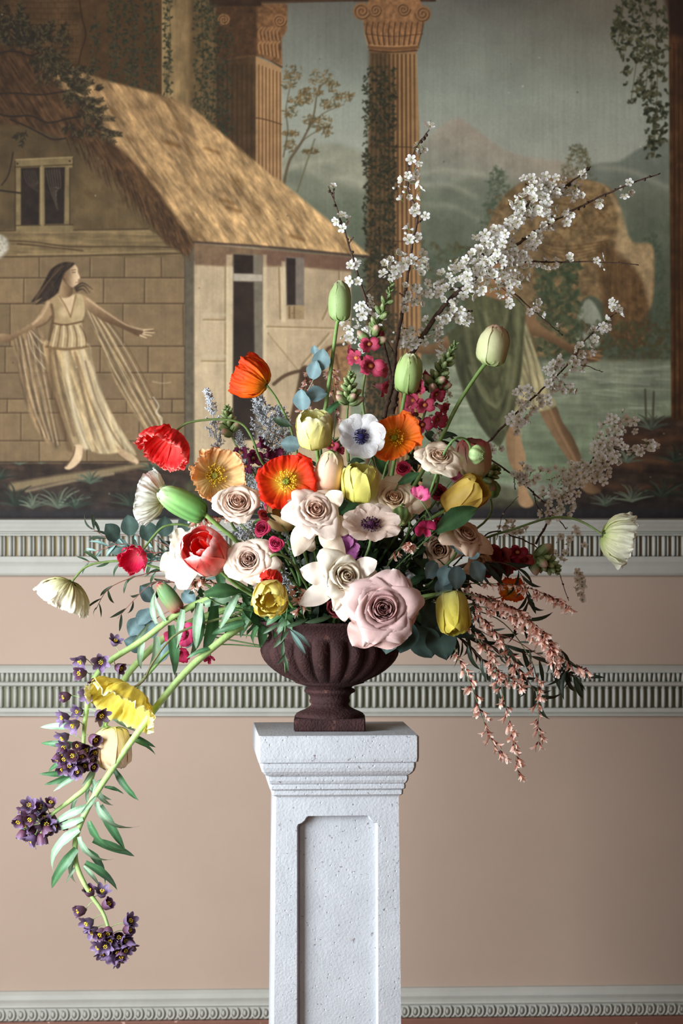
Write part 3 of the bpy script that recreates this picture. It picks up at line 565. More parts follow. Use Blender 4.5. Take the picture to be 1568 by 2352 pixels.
struct(new_obj('floor', box_mesh('floor', X0, X1, -6, WY+.2, -.1, 0, FLOORM)))
struct(new_obj('wall_right_added', box_mesh('wall_right_added', 1.02, 1.2, -6, WY, 0, 3.2, DIM_WALL)))  # unseen wall, added dark and close to dim the right side
struct(new_obj('ceiling', box_mesh('ceiling', X0, X1, -6, WY+.2, 3.2, 3.3, PLASTER)))  # unseen, added to keep world light off the upper wall
def wall_left():
    bm = bmesh.new()
    for (y0, y1, z0, z1) in ((-6, -1.72, 0, 3.2), (-.48, WY, 0, 3.2), (-1.72, -.48, 0, .48), (-1.72, -.48, 1.98, 3.2)):
        m = box_mesh('tmp', -1.80, -1.62, y0, y1, z0, z1, PLASTER); bm.from_mesh(m); bpy.data.meshes.remove(m)
    me = bpy.data.meshes.new('wall_left'); bm.to_mesh(me); bm.free(); me.materials.append(PLASTER); struct(new_obj('wall_left', me))
wall_left()
def sweep(name, prof, mat, x0=X0, x1=X1, parent=None, nx=2):
    """prof: list of (depth in front of the wall, py) top to bottom"""
    G = np.array([[(x0+(x1-x0)*i/(nx-1), WY-d, zpy(py)) for i in range(nx)] for d, py in prof]); b = MB(); b.grid(G, (1, 1, 1))
    me = b.mesh(name, mat, False); return new_obj(name, me, parent)
def arc(d0, p0, d1, p1, bulge, n=6):
    out = []
    for k in range(n+1):
        t = k/n; nx, ny = (p1-p0), -(d1-d0)/.001; s = math.sin(t*math.pi)*bulge
        out.append((d0+(d1-d0)*t+s, p0+(p1-p0)*t))
    return out
def rib_mesh(name, w, py0, py1, d, mat, sq=.0, taper=1.0):
    """upright half-round rib, origin at its top centre on the wall face"""
    z0, z1 = 0, zpy(py1)-zpy(py0); n = 6; rows = []
    for (z, k) in ((z0, .35), (z0+(z1-z0)*.06, 1), (z0+(z1-z0)*.5, (1+taper)/2), (z1-(z1-z0)*.08, taper), (z1, .3*taper)):
        rows.append([(math.cos(math.pi*j/n)*w/2*k, -math.sin(math.pi*j/n)*d*(k if k < 1 else 1), z) for j in range(n+1)])
    b = MB(); b.grid(np.array(rows), (1, 1, 1)); return b.mesh(name, mat)
# trim_1: dado cap under the mural
t1 = sweep('trim_1', [(0, 1190), (.034, 1194), (.036, 1199), (.033, 1203), (.030, 1209), (.026, 1215), (.024, 1220), (.016, 1222), (.014, 1225), (.020, 1227), (.020, 1230), (.004, 1230), (.004, 1278), (.020, 1278), (.021, 1290), (.024, 1295), (.026, 1300), (.026, 1316), (.022, 1321), (.012, 1323), (0, 1323)], TRIMP); struct(t1)
bk = new_obj('groove_back', box_mesh('groove_back', X0, X1, WY-.0052, WY-.0041, zpy(1277.5), zpy(1230.5), GROOVE), t1)
pit = M(22.35, WY)
rw = rib_mesh('broad_rib', M(10.5, WY), 1230, 1278, .013, TRIMP); rn = rib_mesh('narrow_rib', M(5.5, WY), 1230, 1278, .011, TRIMP)
for i in range(-15, 86):
    x = xpx(7)+pit*i
    for me, dx in ((rw, -M(4.2, WY)), (rn, M(4.6, WY))):
        new_obj(me.name, me, t1, Matrix.Translation((x+dx, WY-.005, zpy(1230.3))))
# trim_2: tongue-and-reed dado rail
t2 = sweep('trim_2', [(0, 1526), (.010, 1528), (.016, 1534), (.020, 1541), (.020, 1544), (.006, 1544), (.006, 1565), (.020, 1565), (.024, 1568), (.025, 1571), (.022, 1574), (.014, 1575), (.010, 1576), (.004, 1577), (.004, 1625), (.018, 1625), (.020, 1634), (.012, 1636), (.012, 1638), (.017, 1639), (.017, 1643), (.008, 1645), (0, 1646)], TRIMP); struct(t2)
new_obj('groove_back', box_mesh('groove_back', X0, X1, WY-.0052, WY-.0041, zpy(1624.5), zpy(1577.5), GREENG), t2)
new_obj('groove_back', box_mesh('groove_back', X0, X1, WY-.0072, WY-.0061, zpy(1564.5), zpy(1544.5), GREENG), t2)
rd = rib_mesh('reed', M(9.6, WY), 1579, 1625, .012, TRIMP); bd = MB(); bd.blob((0, 0, 0), (M(4.2, WY), .006, M(3, WY)), (1, 1, 1), 8, 5); bdm = bd.mesh('reed_bead', TRIMP)
for i in range(-20, 118):
    x = xpx(4)+M(16.15, WY)*i
    new_obj('reed', rd, t2, Matrix.Translation((x, WY-.005, zpy(1579)))); new_obj('reed_bead', bdm, t2, Matrix.Translation((x, WY-.010, zpy(1577.5))))
tg = rib_mesh('tongue', M(10.5, WY), 1544, 1565, .011, TRIMP, taper=.55); dt = rib_mesh('dart', M(7.5, WY), 1544, 1565, .008, TRIMP, taper=1.15)
for i in range(-16, 88):
    x = xpx(8)+M(21.8, WY)*i
    new_obj('tongue', tg, t2, Matrix.Translation((x, WY-.007, zpy(1544.4)))); new_obj('dart', dt, t2, Matrix.Translation((x+M(10.9, WY), WY-.007, zpy(1544.4))))
# trim_3: running-scroll moulding above the skirting, sagging very slightly like the real one
tilt = Matrix.Translation((0, 0, zpy(2300))) @ Matrix.Rotation(-math.radians(.55), 4, 'Y') @ Matrix.Translation((0, 0, -zpy(2300)))
t3 = sweep('trim_3', [(0, 2268), (.010, 2269), (.018, 2276), (.020, 2286), (.017, 2294), (.016, 2300), (.019, 2304), (.012, 2306), (.012, 2336), (.004, 2338), (0, 2338)], TRIMP); struct(t3); t3.matrix_world = tilt
sb = MB(); c = []
for k in range(15):
    a = math.radians(60+k*-22); rr = .0108*(1-k*.022); c.append((math.cos(a)*rr*.85, -.003-.0012*math.sin(k*.2), math.sin(a)*rr*1.25))
sb.tube([(-.016, -.001, -.013), (-.010, -.003, -.011)]+[(p[0], p[1], p[2]) for p in c[::-1]], [.0012]+[.0024]*15+[.002], (1, 1, 1), 6)
sb.blob((-.001, -.002, 0), (.0042, .0035, .0075), (1, 1, 1), 8, 5); sm_ = sb.mesh('scroll', TRIMP)
for i in range(-14, 80): new_obj('scroll', sm_, t3, Matrix.Translation((xpx(2)+M(24.4, WY)*i, WY-.013, zpy(2321))))
t4 = sweep('trim_4', [(0, 2337), (.012, 2338), (.014, 2342), (.014, 2560), (0, 2560)], SKIRT); struct(t4); t4.matrix_world = tilt
# ------------------------------------------------------------ mural
def build_mural():
    px = paint_mural()
    im = bpy.data.images.new('mural_paint', MW, MH, alpha=False)
    a = np.ones((MH, MW, 4), np.float32); a[..., :3] = px[::-1]; im.pixels.foreach_set(a.ravel()); im.update(); im.pack()
    m, nt, b = mat_new('mural_paint', .72, .25); N = nt.nodes; L = nt.links
    t = N.new('ShaderNodeTexImage'); t.image = im; t.extension = 'EXTEND'
    gm = N.new('ShaderNodeVectorMath'); gm.operation = 'SCALE'; gm.inputs['Scale'].default_value = MURAL_GAIN
    L.new(t.outputs['Color'], gm.inputs[0]); L.new(gm.outputs[0], b.inputs['Base Color'])
    n2 = N.new('ShaderNodeTexNoise'); n2.inputs['Scale'].default_value = 120; n2.inputs['Detail'].default_value = 4; tc = N.new('ShaderNodeTexCoord'); L.new(tc.outputs['Object'], n2.inputs['Vector'])
    bp = N.new('ShaderNodeBump'); bp.inputs['Strength'].default_value = .12; bp.inputs['Distance'].default_value = .003; L.new(n2.outputs['Fac'], bp.inputs['Height']); L.new(bp.outputs[0], b.inputs['Normal'])
    x0, x1, z0, z1 = xpx(-MOX), xpx(MW-MOX), zpy(MH-MOY), zpy(-MOY)
    me = box_mesh('mural', x0, x1, WY-.004, WY-.0005, z0, z1, m)
    uv = me.uv_layers.new(name='uv')
    for p in me.polygons:
        for li in p.loop_indices:
            co = me.vertices[me.loops[li].vertex_index].co; uv.data[li].uv = ((co.x-x0)/(x1-x0), (co.z-z0)/(z1-z0))
    o = new_obj('mural', me); o['label'] = 'old painted wall mural of a thatched cottage, columns and two running figures'; o['category'] = 'mural'
MURAL_GAIN = 1.22
build_mural()
# ------------------------------------------------------------ pedestal
STONE = paint_mat('whitewashed_cast_stone', (192, 196, 202), .72, .10, 9, .55, 85, ((136, 128, 132), 150, .66))
def _pits(m):
    nt = m.node_tree; N = nt.nodes; L = nt.links; tc = N.new('ShaderNodeTexCoord')
    v = N.new('ShaderNodeTexVoronoi'); v.inputs['Scale'].default_value = 75; L.new(tc.outputs['Object'], v.inputs['Vector'])
    n = N.new('ShaderNodeTexNoise'); n.inputs['Scale'].default_value = 240; n.inputs['Detail'].default_value = 6; L.new(tc.outputs['Object'], n.inputs['Vector'])
    n0 = N.new('ShaderNodeTexNoise'); n0.inputs['Scale'].default_value = 24; n0.inputs['Detail'].default_value = 4; L.new(tc.outputs['Object'], n0.inputs['Vector'])
    mr = N.new('ShaderNodeMapRange'); mr.inputs[1].default_value = 0; mr.inputs[2].default_value = .16; L.new(v.outputs['Distance'], mr.inputs[0])
    ad = N.new('ShaderNodeMath'); ad.operation = 'MULTIPLY_ADD'; ad.inputs[1].default_value = 1.1; L.new(mr.outputs[0], ad.inputs[0]); L.new(n.outputs['Fac'], ad.inputs[2])
    a2 = N.new('ShaderNodeMath'); a2.operation = 'MULTIPLY_ADD'; a2.inputs[1].default_value = 1.3; L.new(n0.outputs['Fac'], a2.inputs[0]); L.new(ad.outputs[0], a2.inputs[2])
    bp = N.new('ShaderNodeBump'); bp.inputs['Strength'].default_value = .55; bp.inputs['Distance'].default_value = .0016; L.new(a2.outputs[0], bp.inputs['Height'])
    for k in [l for l in L if l.to_socket.name == 'Normal' and l.to_node.type == 'BSDF_PRINCIPLED']: L.remove(k)
    L.new(bp.outputs[0], N['Principled BSDF'].inputs['Normal'])
_pits(STONE)
PF = -.1433
PX = at(752, 1690, PF).x+.010
ped = thing('pedestal', (PX, 0, 0), 'tall whitewashed stone pedestal with moulded cap and sunken front panel', 'pedestal'); ped.rotation_euler = (0, 0, math.radians(4))
hz = lambda py: zpy(py, PF); hp = lambda px: M(px, PF)
def sq(name, rings, bevel=.002):
    b = MB(); G = []
    for h, py in rings:
        h = hp(h); z = hz(py); c = min(bevel, h*.1); n = []
        for sx, sy in ((-1, -1), (1, -1), (1, 1), (-1, 1)):
            a = (sx*(h-c), sy*h, z); d = (sx*h, sy*(h-c), z); n += [a, d] if sx*sy < 0 else [d, a]
        G.append(n)
    b.grid(np.array(G), (1, 1, 1), 0, True); N = len(G); b.f += [tuple(reversed(range(8)))] if False else [tuple(range(7, -1, -1)), tuple((N-1)*8+k for k in range(8))]; b.m += [0, 0]
    o = b.obj(name, STONE, ped, False); bm = bmesh.new(); bm.from_mesh(o.data); bmesh.ops.recalc_face_normals(bm, faces=bm.faces); bm.to_mesh(o.data); bm.free(); return o
sq('cap', [(183, 1690), (185.5, 1693), (185.5, 1742), (184, 1751), (181, 1752.5)], .004)
sq('ovolo_moulding', [(178, 1752.5), (179.5, 1756), (179, 1764), (176, 1773), (170, 1780), (164, 1784.5)], .004)
sq('upper_step', [(161, 1784.5), (163.5, 1787), (163, 1795), (160, 1801), (156, 1805)], .003)
sq('middle_step', [(156, 1805), (157.5, 1807), (157, 1815), (152, 1818.5)], .003)
sq('lower_step', [(150, 1818.5), (152, 1820), (151.5, 1829), (147, 1832.5)], .003)
def shaft():
    H, HB = hp(142), hp(147); z1, z0 = hz(1832), 0.16; d = .014
    inner = [(-94, 1903), (-92, 1898), (-84, 1895), (-77, 1889), (-72, 1881), (-68, 1879), (70, 1879), (74, 1881), (78, 1888), (85, 1894), (92, 1896), (93.5, 1902)]
    lip = [(hp(x), hz(y)) for x, y in inner]; lip = lip+[(hp(95), z0+.05), (-hp(95), z0+.05)]
    hw = lambda z: H+(HB-H)*(z1-z)/(z1-hz(2352))
    bm = bmesh.new()
    out = [bm.verts.new((sx*hw(z), -hw(z), z)) for sx, z in ((-1, z0), (1, z0), (1, z1), (-1, z1))]
    back = [bm.verts.new((sx*hw(z), hw(z), z)) for sx, z in ((-1, z0), (1, z0), (1, z1), (-1, z1))]
    iv = [bm.verts.new((x, -hw(z), z)) for x, z in lip]
    cx = 0; cz = (hz(1879)+z0)/2
    iv2 = [bm.verts.new((x*.985+(.0006 if x < 0 else -.0006), -hw(z)+.0022, cz+(z-cz)*.998)) for x, z in lip]
    iv3 = [bm.verts.new((x*.955, -hw(z)+d, cz+(z-cz)*.993)) for x, z in lip]
    eo = [bm.edges.new((out[i], out[(i+1) % 4])) for i in range(4)]; ei = [bm.edges.new((iv[i], iv[(i+1) % len(iv)])) for i in range(len(iv))]
    bmesh.ops.triangle_fill(bm, use_beauty=True, use_dissolve=False, edges=eo+ei)
    for A, B in ((iv, iv2), (iv2, iv3)):
        for i in range(len(A)): j = (i+1) % len(A); bm.faces.new((A[i], A[j], B[j], B[i]))
    for i in range(4): j = (i+1) % 4; bm.faces.new((out[i], out[j], back[j], back[i]))
    bm.faces.new(back)
    me = bpy.data.meshes.new('shaft'); bmesh.ops.recalc_face_normals(bm, faces=bm.faces); bm.to_mesh(me); 
    pan = [v.co.copy() for v in iv3]; bm.free(); me.materials.append(STONE); new_obj('shaft', me, ped)
    me = bpy.data.meshes.new('sunken_panel'); me.from_pydata([tuple(p) for p in pan], [], [tuple(range(len(pan)))]); me.materials.append(STONE); new_obj('sunken_panel', me, ped)
    new_obj('base', box_mesh('base', -.16, .16, -.16, .16, 0, .17, STONE, .006), ped)
shaft()
# ------------------------------------------------------------ urn
IRON = paint_mat('rusty_cast_iron', (58, 34, 34), .8, .34, 26, .7, 230, ((92, 60, 52), 55, .64), .3)
PT = hz(1690)
ux = at(757, 1660, 0).x
urn = thing('urn', (ux, 0, PT), 'dark rusty cast iron urn with fluted bowl on a square foot', 'urn')
def uz(py): return zpy(py, 0)-PT
def lathe(name, prof, lobes=0, n=96):
    b = MB(); G = []
    for h, py, am in prof:
        r = M(h); z = uz(py); row = []
        for j in range(n):
            a = 2*math.pi*j/n; q = r
            if lobes and am: q = r*(1+am*(abs(math.cos(a*lobes/2))**.7-.75))
            row.append((q*math.cos(a), q*math.sin(a), z))
        G.append(row)
    b.grid(np.array(G), (1, 1, 1), 0, True); return b.obj(name, IRON, urn)
o_ = 15.5   # plinth sits a little in front of the axis
lathe('bowl', [(150, 1440, 0), (158, 1428, 0), (166, 1424, 0), (168, 1427, 0), (165, 1431, 0), (155, 1437, 0), (146, 1446, 0), (141, 1455, 0), (140, 1460, .0), (143, 1466, .05), (149, 1474, .09), (154, 1484, .11), (155, 1494, .12), (152, 1506, .12), (146, 1517, .12), (137, 1528, .12), (124, 1540, .11), (108, 1551, .10), (92, 1559, .07), (84, 1563, .0), (80, 1565, 0), (79, 1568, 0), (68, 1571, 0), (54, 1575, 0), (50, 1579, 0)], 22, 264)
lathe('inner_lining', [(150, 1440, 0), (140, 1452, 0), (142, 1480, 0), (130, 1515, 0), (60, 1550, 0), (1, 1556, 0)], 0, 48)
lathe('neck_ring', [(50, 1579, 0), (56, 1582, 0), (59, 1585, 0), (58, 1589, 0), (50, 1593, 0), (46, 1598, 0), (45, 1604, 0), (47, 1608, 0), (46, 1613, 0), (43, 1616, 0), (44, 1620, 0), (50, 1625, 0), (60, 1630, 0), (70, 1634, 0), (77, 1638, 0), (79, 1643, 0), (79, 1648, 0), (76, 1652, 0), (78, 1656, 0)], 0, 64)
pl = box_mesh('plinth', -M(81), M(81), -M(81), M(81), 0, M(28), IRON, .002); new_obj('plinth', pl, urn)
# ------------------------------------------------------------ petals, stems, leaves
def curve_at(ctrl, n):
    c = np.array(cat([p if hasattr(p, '__len__') else (p,) for p in ctrl], 8)); t = np.linspace(0, len(c)-1, n); i = np.minimum(t.astype(int), len(c)-2); f = (t-i)[:, None]
    return c[i]*(1-f)+c[i+1]*f
def _n1(seed):
    r = np.random.RandomState(seed & 0x7fffffff); ph = r.rand(6)*6.28; fr = np.array([1, 2, 3.1, 5.2, 8.3, 13.1]); am = 1/np.array([1, 1.4, 2, 3, 4.5, 6])
    return lambda x: sum(am[k]*np.sin(fr[k]*np.asarray(x)*3.1416+ph[k]) for k in range(6))/2.2
def petal(prof, width, cup, size, seed=0, nt=11, ns=9, rnd=.25, rp=2.5, ruf=.0, rf=2.2, crin=.0, cf=9, frill=.0, roll=.0, cols=((255, 255, 255),)*2, streak=.06, edge=None, edgew=.25, tip=0.0, asym=0.0, back=None):
    """curved petal, flower axis +Z, leaning out along +X.  prof (r,z), width and cup are control lists from claw to rim (unit lengths x size)"""
    P = curve_at(prof, nt*4); W = curve_at(width, nt*4)[:, 0]; K = curve_at(cup, nt*4)[:, 0]
    s = np.linspace(-1, 1, ns)[None, :]; t = np.linspace(0, 1, nt)[:, None]
    n1, n2, n3 = _n1(seed), _n1(seed+7), _n1(seed+13)
    te = t*(1-rnd*np.abs(s)**rp+frill*.5*n3(s*2.3)*(t**2)+tip*(1-np.abs(s))**1.5*t-asym*s*t*.1); te = np.clip(te, 0, 1)
    ti = te*(nt*4-1); i0 = np.minimum(ti.astype(int), nt*4-2); f = ti-i0
    g = lambda A: A[i0]*(1-f)+A[i0+1]*f
    r, z, wd, k = g(P[:, 0]), g(P[:, 1]), g(W), np.maximum(g(K), .02)
    th = s*wd/k; x = r-k*(1-np.cos(th)); y = k*np.sin(th)
    G = np.stack([x, y, z+0*x], -1)
    du = np.gradient(G, axis=0); dv = np.gradient(G, axis=1); N = np.cross(du, dv); N /= np.linalg.norm(N, axis=-1, keepdims=True)+1e-9
    # N points towards the flower's inside or outside; make it outward
    if (N[..., 0]*1.0+N[..., 2]*-.3).mean() < 0: N = -N
    d = ruf*(t**1.6)*(n1(s*rf*.5+.4*t)+.5*np.abs(s)*n2(t*3+s))+crin*t**.6*(n2(s*cf*.35+.3*n1(t*1.5))*.6+n3(s*cf*.8+t*.4)*.4)+roll*(np.abs(s)**4)*t
    G = (G+N*d[..., None])*size
    c = lin(np.array(cols, float)); cc = np.stack([np.interp(te, np.linspace(0, 1, len(c)), c[:, j]) for j in range(3)], -1)
    cc = cc*(1+streak*(n1(s*5+.2*t)+.6*n2(s*11)+.5*n3(s*17+.3*t)*min(1, ns/25)))[..., None]
    if edge is not None:
        e = np.clip((np.maximum(te, np.abs(s)*(.4+.6*te))-(1-edgew))/edgew, 0, 1)**1.5; cc = cc*(1-e[..., None])+lin(edge)*e[..., None]
    return G, np.clip(cc, 0, 1)
def put_petal(name, parent, mat, F, phi, **kw):
    G, c = petal(**kw); b = MB(); b.grid(G, c)
    return b.obj(name, mat, parent, True, F @ Matrix.Rotation(phi, 4, 'Z'))
URN = at(757, 1452, 0)
def stem_curve(base, axis, pts, root, tail=True, n=7):
    """world points from under the bloom back to the urn"""
    if pts is None:
        d = (URN-base).length; p = [base, base-axis*d*.18, base*.45+URN*.55+Vector((0, 0, -.01)), URN+Vector((R.uniform(-.05, .05), R.uniform(-.05, .05), -.06))]
    else:
        p = [base]+[at(*q) for q in pts]
        if tail: p.append(URN+Vector((R.uniform(-.05, .05), R.uniform(-.05, .05), -.06)))
    return [Vector(q)-root for q in cat(p, n)]
def add_stem(parent, base, axis, pts, r0=.0022, r1=.0026, col=(116, 150, 84), col2=(96, 134, 74), hairy=False, tail=True, name='stem'):
    root = parent.location; P = stem_curve(base, axis, pts, root, tail); n = len(P); b = MB()
    a, c = lin(col), lin(col2); f = np.linspace(0, 1, n)[:, None]
    b.tube(P, list(np.linspace(r0, r1, n)), a*(1-f)+c*f, 7)
    if hairy:
        for i in range(n-1):
            t = (P[i+1]-P[i]); L_ = t.length; tn = t.normalized(); u = tn.orthogonal().normalized(); v = tn.cross(u)
            for k in range(int(L_/.0009)):
                ang = R.uniform(0, 6.28); o = u*math.cos(ang)+v*math.sin(ang); p = P[i]+t*R.random(); r = r0*.9; q = p+o*r; e = p+o*(r+R.uniform(.0012, .0024))+tn*.0006
                b.add([tuple(q-tn*.00016), tuple(q+tn*.00016), tuple(e)], [(0, 1, 2)], lin((150, 150, 96)))
    return b.obj(name, STEM, parent)
def mesh_leaf(name, L, W, mat, col=(70, 110, 70), col2=None, bend=.25, fold=.25, shape=1.0, wave=.0, seed=0, nt=9, vein=1.15, base=.15):
    """leaf along +X, upper face +Z. shape<1 broad near tip, >1 broad near base"""
    t = np.linspace(0, 1, nt)[:, None]; s = np.array([-1, -.5, 0, .5, 1])[None, :]
    prof = np.sin(np.pi*np.clip(t, 0, 1)**(1/shape))**.75; prof = np.maximum(prof, base*(1-t)**3)
    n1 = _n1(seed); w = W/2*prof
    x = L*t+0*s; y = s*w; z = -bend*L*t**2+np.abs(s)*w*fold+wave*W*np.abs(s)*n1(t*2.4+s*.3)
    x = x-abs(bend)*L*.35*t**3
    c, c2 = lin(col), lin(col2 if col2 is not None else col); f = (np.abs(s)*.6+.4*n1(t*2+s))[..., None]*.5+.5*0
    cc = c*(1-np.clip(f, 0, 1))+c2*np.clip(f, 0, 1); cc = np.where((np.abs(s)+0*t)[..., None] < .1, np.minimum(c*vein*1.3, 1), cc)
    b = MB(); b.grid(np.stack([x, y, z], -1), cc); return b.mesh(name, mat)
def leaf_mat(pos, d, up=None, roll=0, scale=1.0):
    x = Vector(d).normalized(); u = Vector(up) if up is not None else Vector((0, -.5, .8)); y = u.cross(x)
    if y.length < 1e-3: y = x.orthogonal()
    y.normalize(); z = x.cross(y)
    return Matrix.Translation(pos) @ Matrix((x, y, z)).transposed().to_4x4() @ Matrix.Rotation(roll, 4, 'X') @ Matrix.Scale(scale, 4)
def put(name, me, parent, m): return new_obj(name, me, parent, m)
def root_of(px, py, y, axis, size, back): c = at(px, py, y); return c-axis*size*back
# ------------------------------------------------------------ flower kinds
def poppy(px, py, y, d, ax, cols, label, open_=.9, n=5, stem=None, seed=1, edge=None, crin=.05, roll=0, centre=True, squash=1, frill=.10, scol=(122, 146, 86), calyx=False, dia=None, group=None, hairy=True, ccol=((205, 214, 96), (238, 190, 40)), lay=1.0, name='poppy'):
    A = dirv(ax); S = M(d, y)/2; o = open_
    base = at(px, py, y)-A*S*(.62-.42*o)
    t = thing(name, base, label, 'flower', group); F = frame(A, roll)
    if squash != 1: F = F @ Matrix.Diagonal((1, squash, 1, 1))
    lerp = lambda a, b: [tuple(p*(1-o)+q*o for p, q in zip(u, v)) for u, v in zip(a, b)]
    for i in range(n):
        inner = i % 2; k = .9 if inner else 1.0; ph = i*2*math.pi/n*(2 if n % 2 else 1)+R.uniform(-.12, .12)
        if n % 2 == 0: ph = (i//2)*4*math.pi/n+(i % 2)*2*math.pi/n
        prof = lerp([(.03, 0), (.42, .12), (.62, .5), (.60, .95), (.52, 1.22)], [(.03, 0), (.30, .03), (.62, .10), (.88, .16), (1.02, .12 if inner else .06)])
        prof = [(a*k+(0.0 if inner else .02), b*k+(.03 if inner else 0)) for a, b in prof]
        wd = [.05, .34, .62, .74, .70]; cu = [.3, .5*(1-o)+.55*o, .62*(1-o)+1.2*o, .66*(1-o)+1.6*o, .62*(1-o)+1.8*o]
        put_petal('petal', t, PETAL, F, ph, prof=prof, width=wd, cup=cu, size=S*lay*(1.38-.36*o)*(1+R.uniform(-.06, .06)), seed=seed*37+i*5, nt=18, ns=39, rnd=.20, rp=3, ruf=.10, rf=2.4, crin=crin*1.5, cf=12, frill=frill, cols=cols, streak=.13, edge=edge, edgew=.22)
    if centre:
        b = MB(); g = lin(ccol[0]); an = lin(ccol[1]); h = .20*S
        b.tube([(0, 0, 0), (0, 0, h*.5), (0, 0, h*.95), (0, 0, h*1.1)], [S*.07, S*.12, S*.125, S*.12], g*.6, 10)
        for k in range(8):
            a = k*math.pi/4; b.blob((math.cos(a)*S*.07, math.sin(a)*S*.07, h*1.12), (S*.055, S*.018, S*.018), g, 6, 3, mat=Matrix.Rotation(a, 3, 'Z'))
        b.obj('pistil', ANTHER, t, True, F)
        b = MB()
        for k in range(110):
            a = R.uniform(0, 6.28); q = R.uniform(.16, .40)*S; z = R.uniform(.16, .34)*S; c = (math.cos(a)*q, math.sin(a)*q, z)
            b.tube([(math.cos(a)*S*.06, math.sin(a)*S*.06, .02*S), (c[0]*.75, c[1]*.75, z*.7), c], S*.006, an*.85, 3, cap=False)
            b.blob(c, (S*.026, S*.026, S*.034), np.clip(an*R.uniform(.8, 1.25), 0, 1), 5, 3)
        b.obj('stamens', ANTHER, t, True, F)
    if calyx:
        b = MB()
        for k in range(4):
            G, c = petal([(0, -.02), (.16, .02), (.24, .14)], [.03, .1, .03], [.3]*3, S, k, 5, 5, cols=((70, 78, 40),)*2); 
            m = np.array(Matrix.Rotation(k*1.57, 3, 'Z')); b.grid(G @ m.T, c*.8)
        b.obj('calyx', STEM, t, True, F)
    if stem is not False: add_stem(t, base, A, stem, .0020, .0024, scol, (104, 136, 78), hairy)
    return t
def rose(px, py, y, d, ax, cols, label, n=26, open_=.7, stem=None, seed=1, reflex=.35, edge=None, pointy=.3, roll=0, inner=None, group=None, name='rose', height=.85, mat=None, dense=1.0, starry=0, sepals=True, roll_in=0):
    A = dirv(ax); S = M(d, y)/2; base = at(px, py, y)-A*S*height*.55
    t = thing(name, base, label, 'flower', group); F = frame(A, roll); mat = mat or WAXY
    b = MB(); c0 = lin(inner or cols[0]); b.blob((0, 0, S*height*.34), (S*.15, S*.15, S*height*.46), c0*.75, 10, 6); b.obj('heart', mat, t, True, F)
    for i in range(n):
        f = (i+.6)/n; r = (.045+.56*f**1.1)*dense; o = f**1.5*open_*R.uniform(.8, 1.2)
        h = height*(1.02-.20*f+R.uniform(-.05, .05)); fl = reflex*max(0, f-.30)/.70*R.uniform(.7, 1.35)
        prof = [(.04, 0), (r*.80+.12*f, h*.20), (r*1.06+.14*o, h*.58), (r+.22*o+.02, h*.90), (r+.30*o+fl*.62+.012, h*(1.0-fl*.18)), (r+.36*o+fl*1.12, h*(.97-fl*.72))]
        w = .13+.60*f**.75; wd = [w*.35, w*.85, w*1.15, w*1.18, w*1.0, w*.62]; k = max(r*1.05, .05); cu = [k*.9+.05, k+.04*f, k+.08*f, k+.20*o, k+.42*o, k+.6*o]
        pt = pointy*f*R.uniform(.4, 1.3); ph = i*2.3999+R.uniform(-.28, .28)+roll_in
        g0 = inner if inner is not None else cols[0]; cc = [tuple(np.array(g0)*(1-f)**1.5*.9+np.array(cols[j])*(1-(1-f)**1.5*.9)) for j in range(len(cols))]
        put_petal('petal', t, mat, F, ph, prof=prof, width=wd, cup=cu, size=S*(1+R.uniform(-.05, .08)*f), seed=seed*53+i*3, nt=14, ns=15, rnd=.22, rp=2.4-.6*min(pt, 1), ruf=.022+.055*f, rf=1.5, tip=.20*pt, roll=.22*fl+.02, cols=cc, streak=.035, edge=edge, edgew=.16, asym=R.uniform(-1, 1)*1.1)
    if starry:
        for i in range(starry):
            ph = i*2*math.pi/starry+R.uniform(-.35, .35)+roll_in; q = R.uniform(-.10, .12)
            put_petal('guard_petal', t, mat, F, ph, prof=[(.05, .02), (.40, .04), (.72, .18+q), (1.0, .14+q), (1.22, -.06+q)], width=[.14, .42, .50, .38, .05], cup=[.4, .7, .7, .34, .14], size=S*R.uniform(.82, 1.12), seed=seed*71+i, nt=15, ns=13, rnd=.10, rp=2, ruf=.06, rf=1.5, roll=R.uniform(.1, .3), cols=cols[-2:], streak=.04, asym=R.uniform(-1, 1))
    if sepals:
        sm = sepal_me
        for k in range(5): put('sepal', sm, t, F @ Matrix.Translation((0, 0, .01*S)) @ Matrix.Rotation(k*1.2566, 4, 'Z') @ Matrix.Rotation(R.uniform(-.2, .5), 4, 'Y') @ Matrix.Scale(S*1.0, 4))
    if stem is not False: add_stem(t, base, A, stem, .0024, .0028, (96, 124, 66), (80, 110, 60))
    return t
sepal_me = mesh_leaf('sepal', .55, .16, LEAF, (98, 124, 66), (80, 108, 56), .2, .3, 1.6, nt=6)
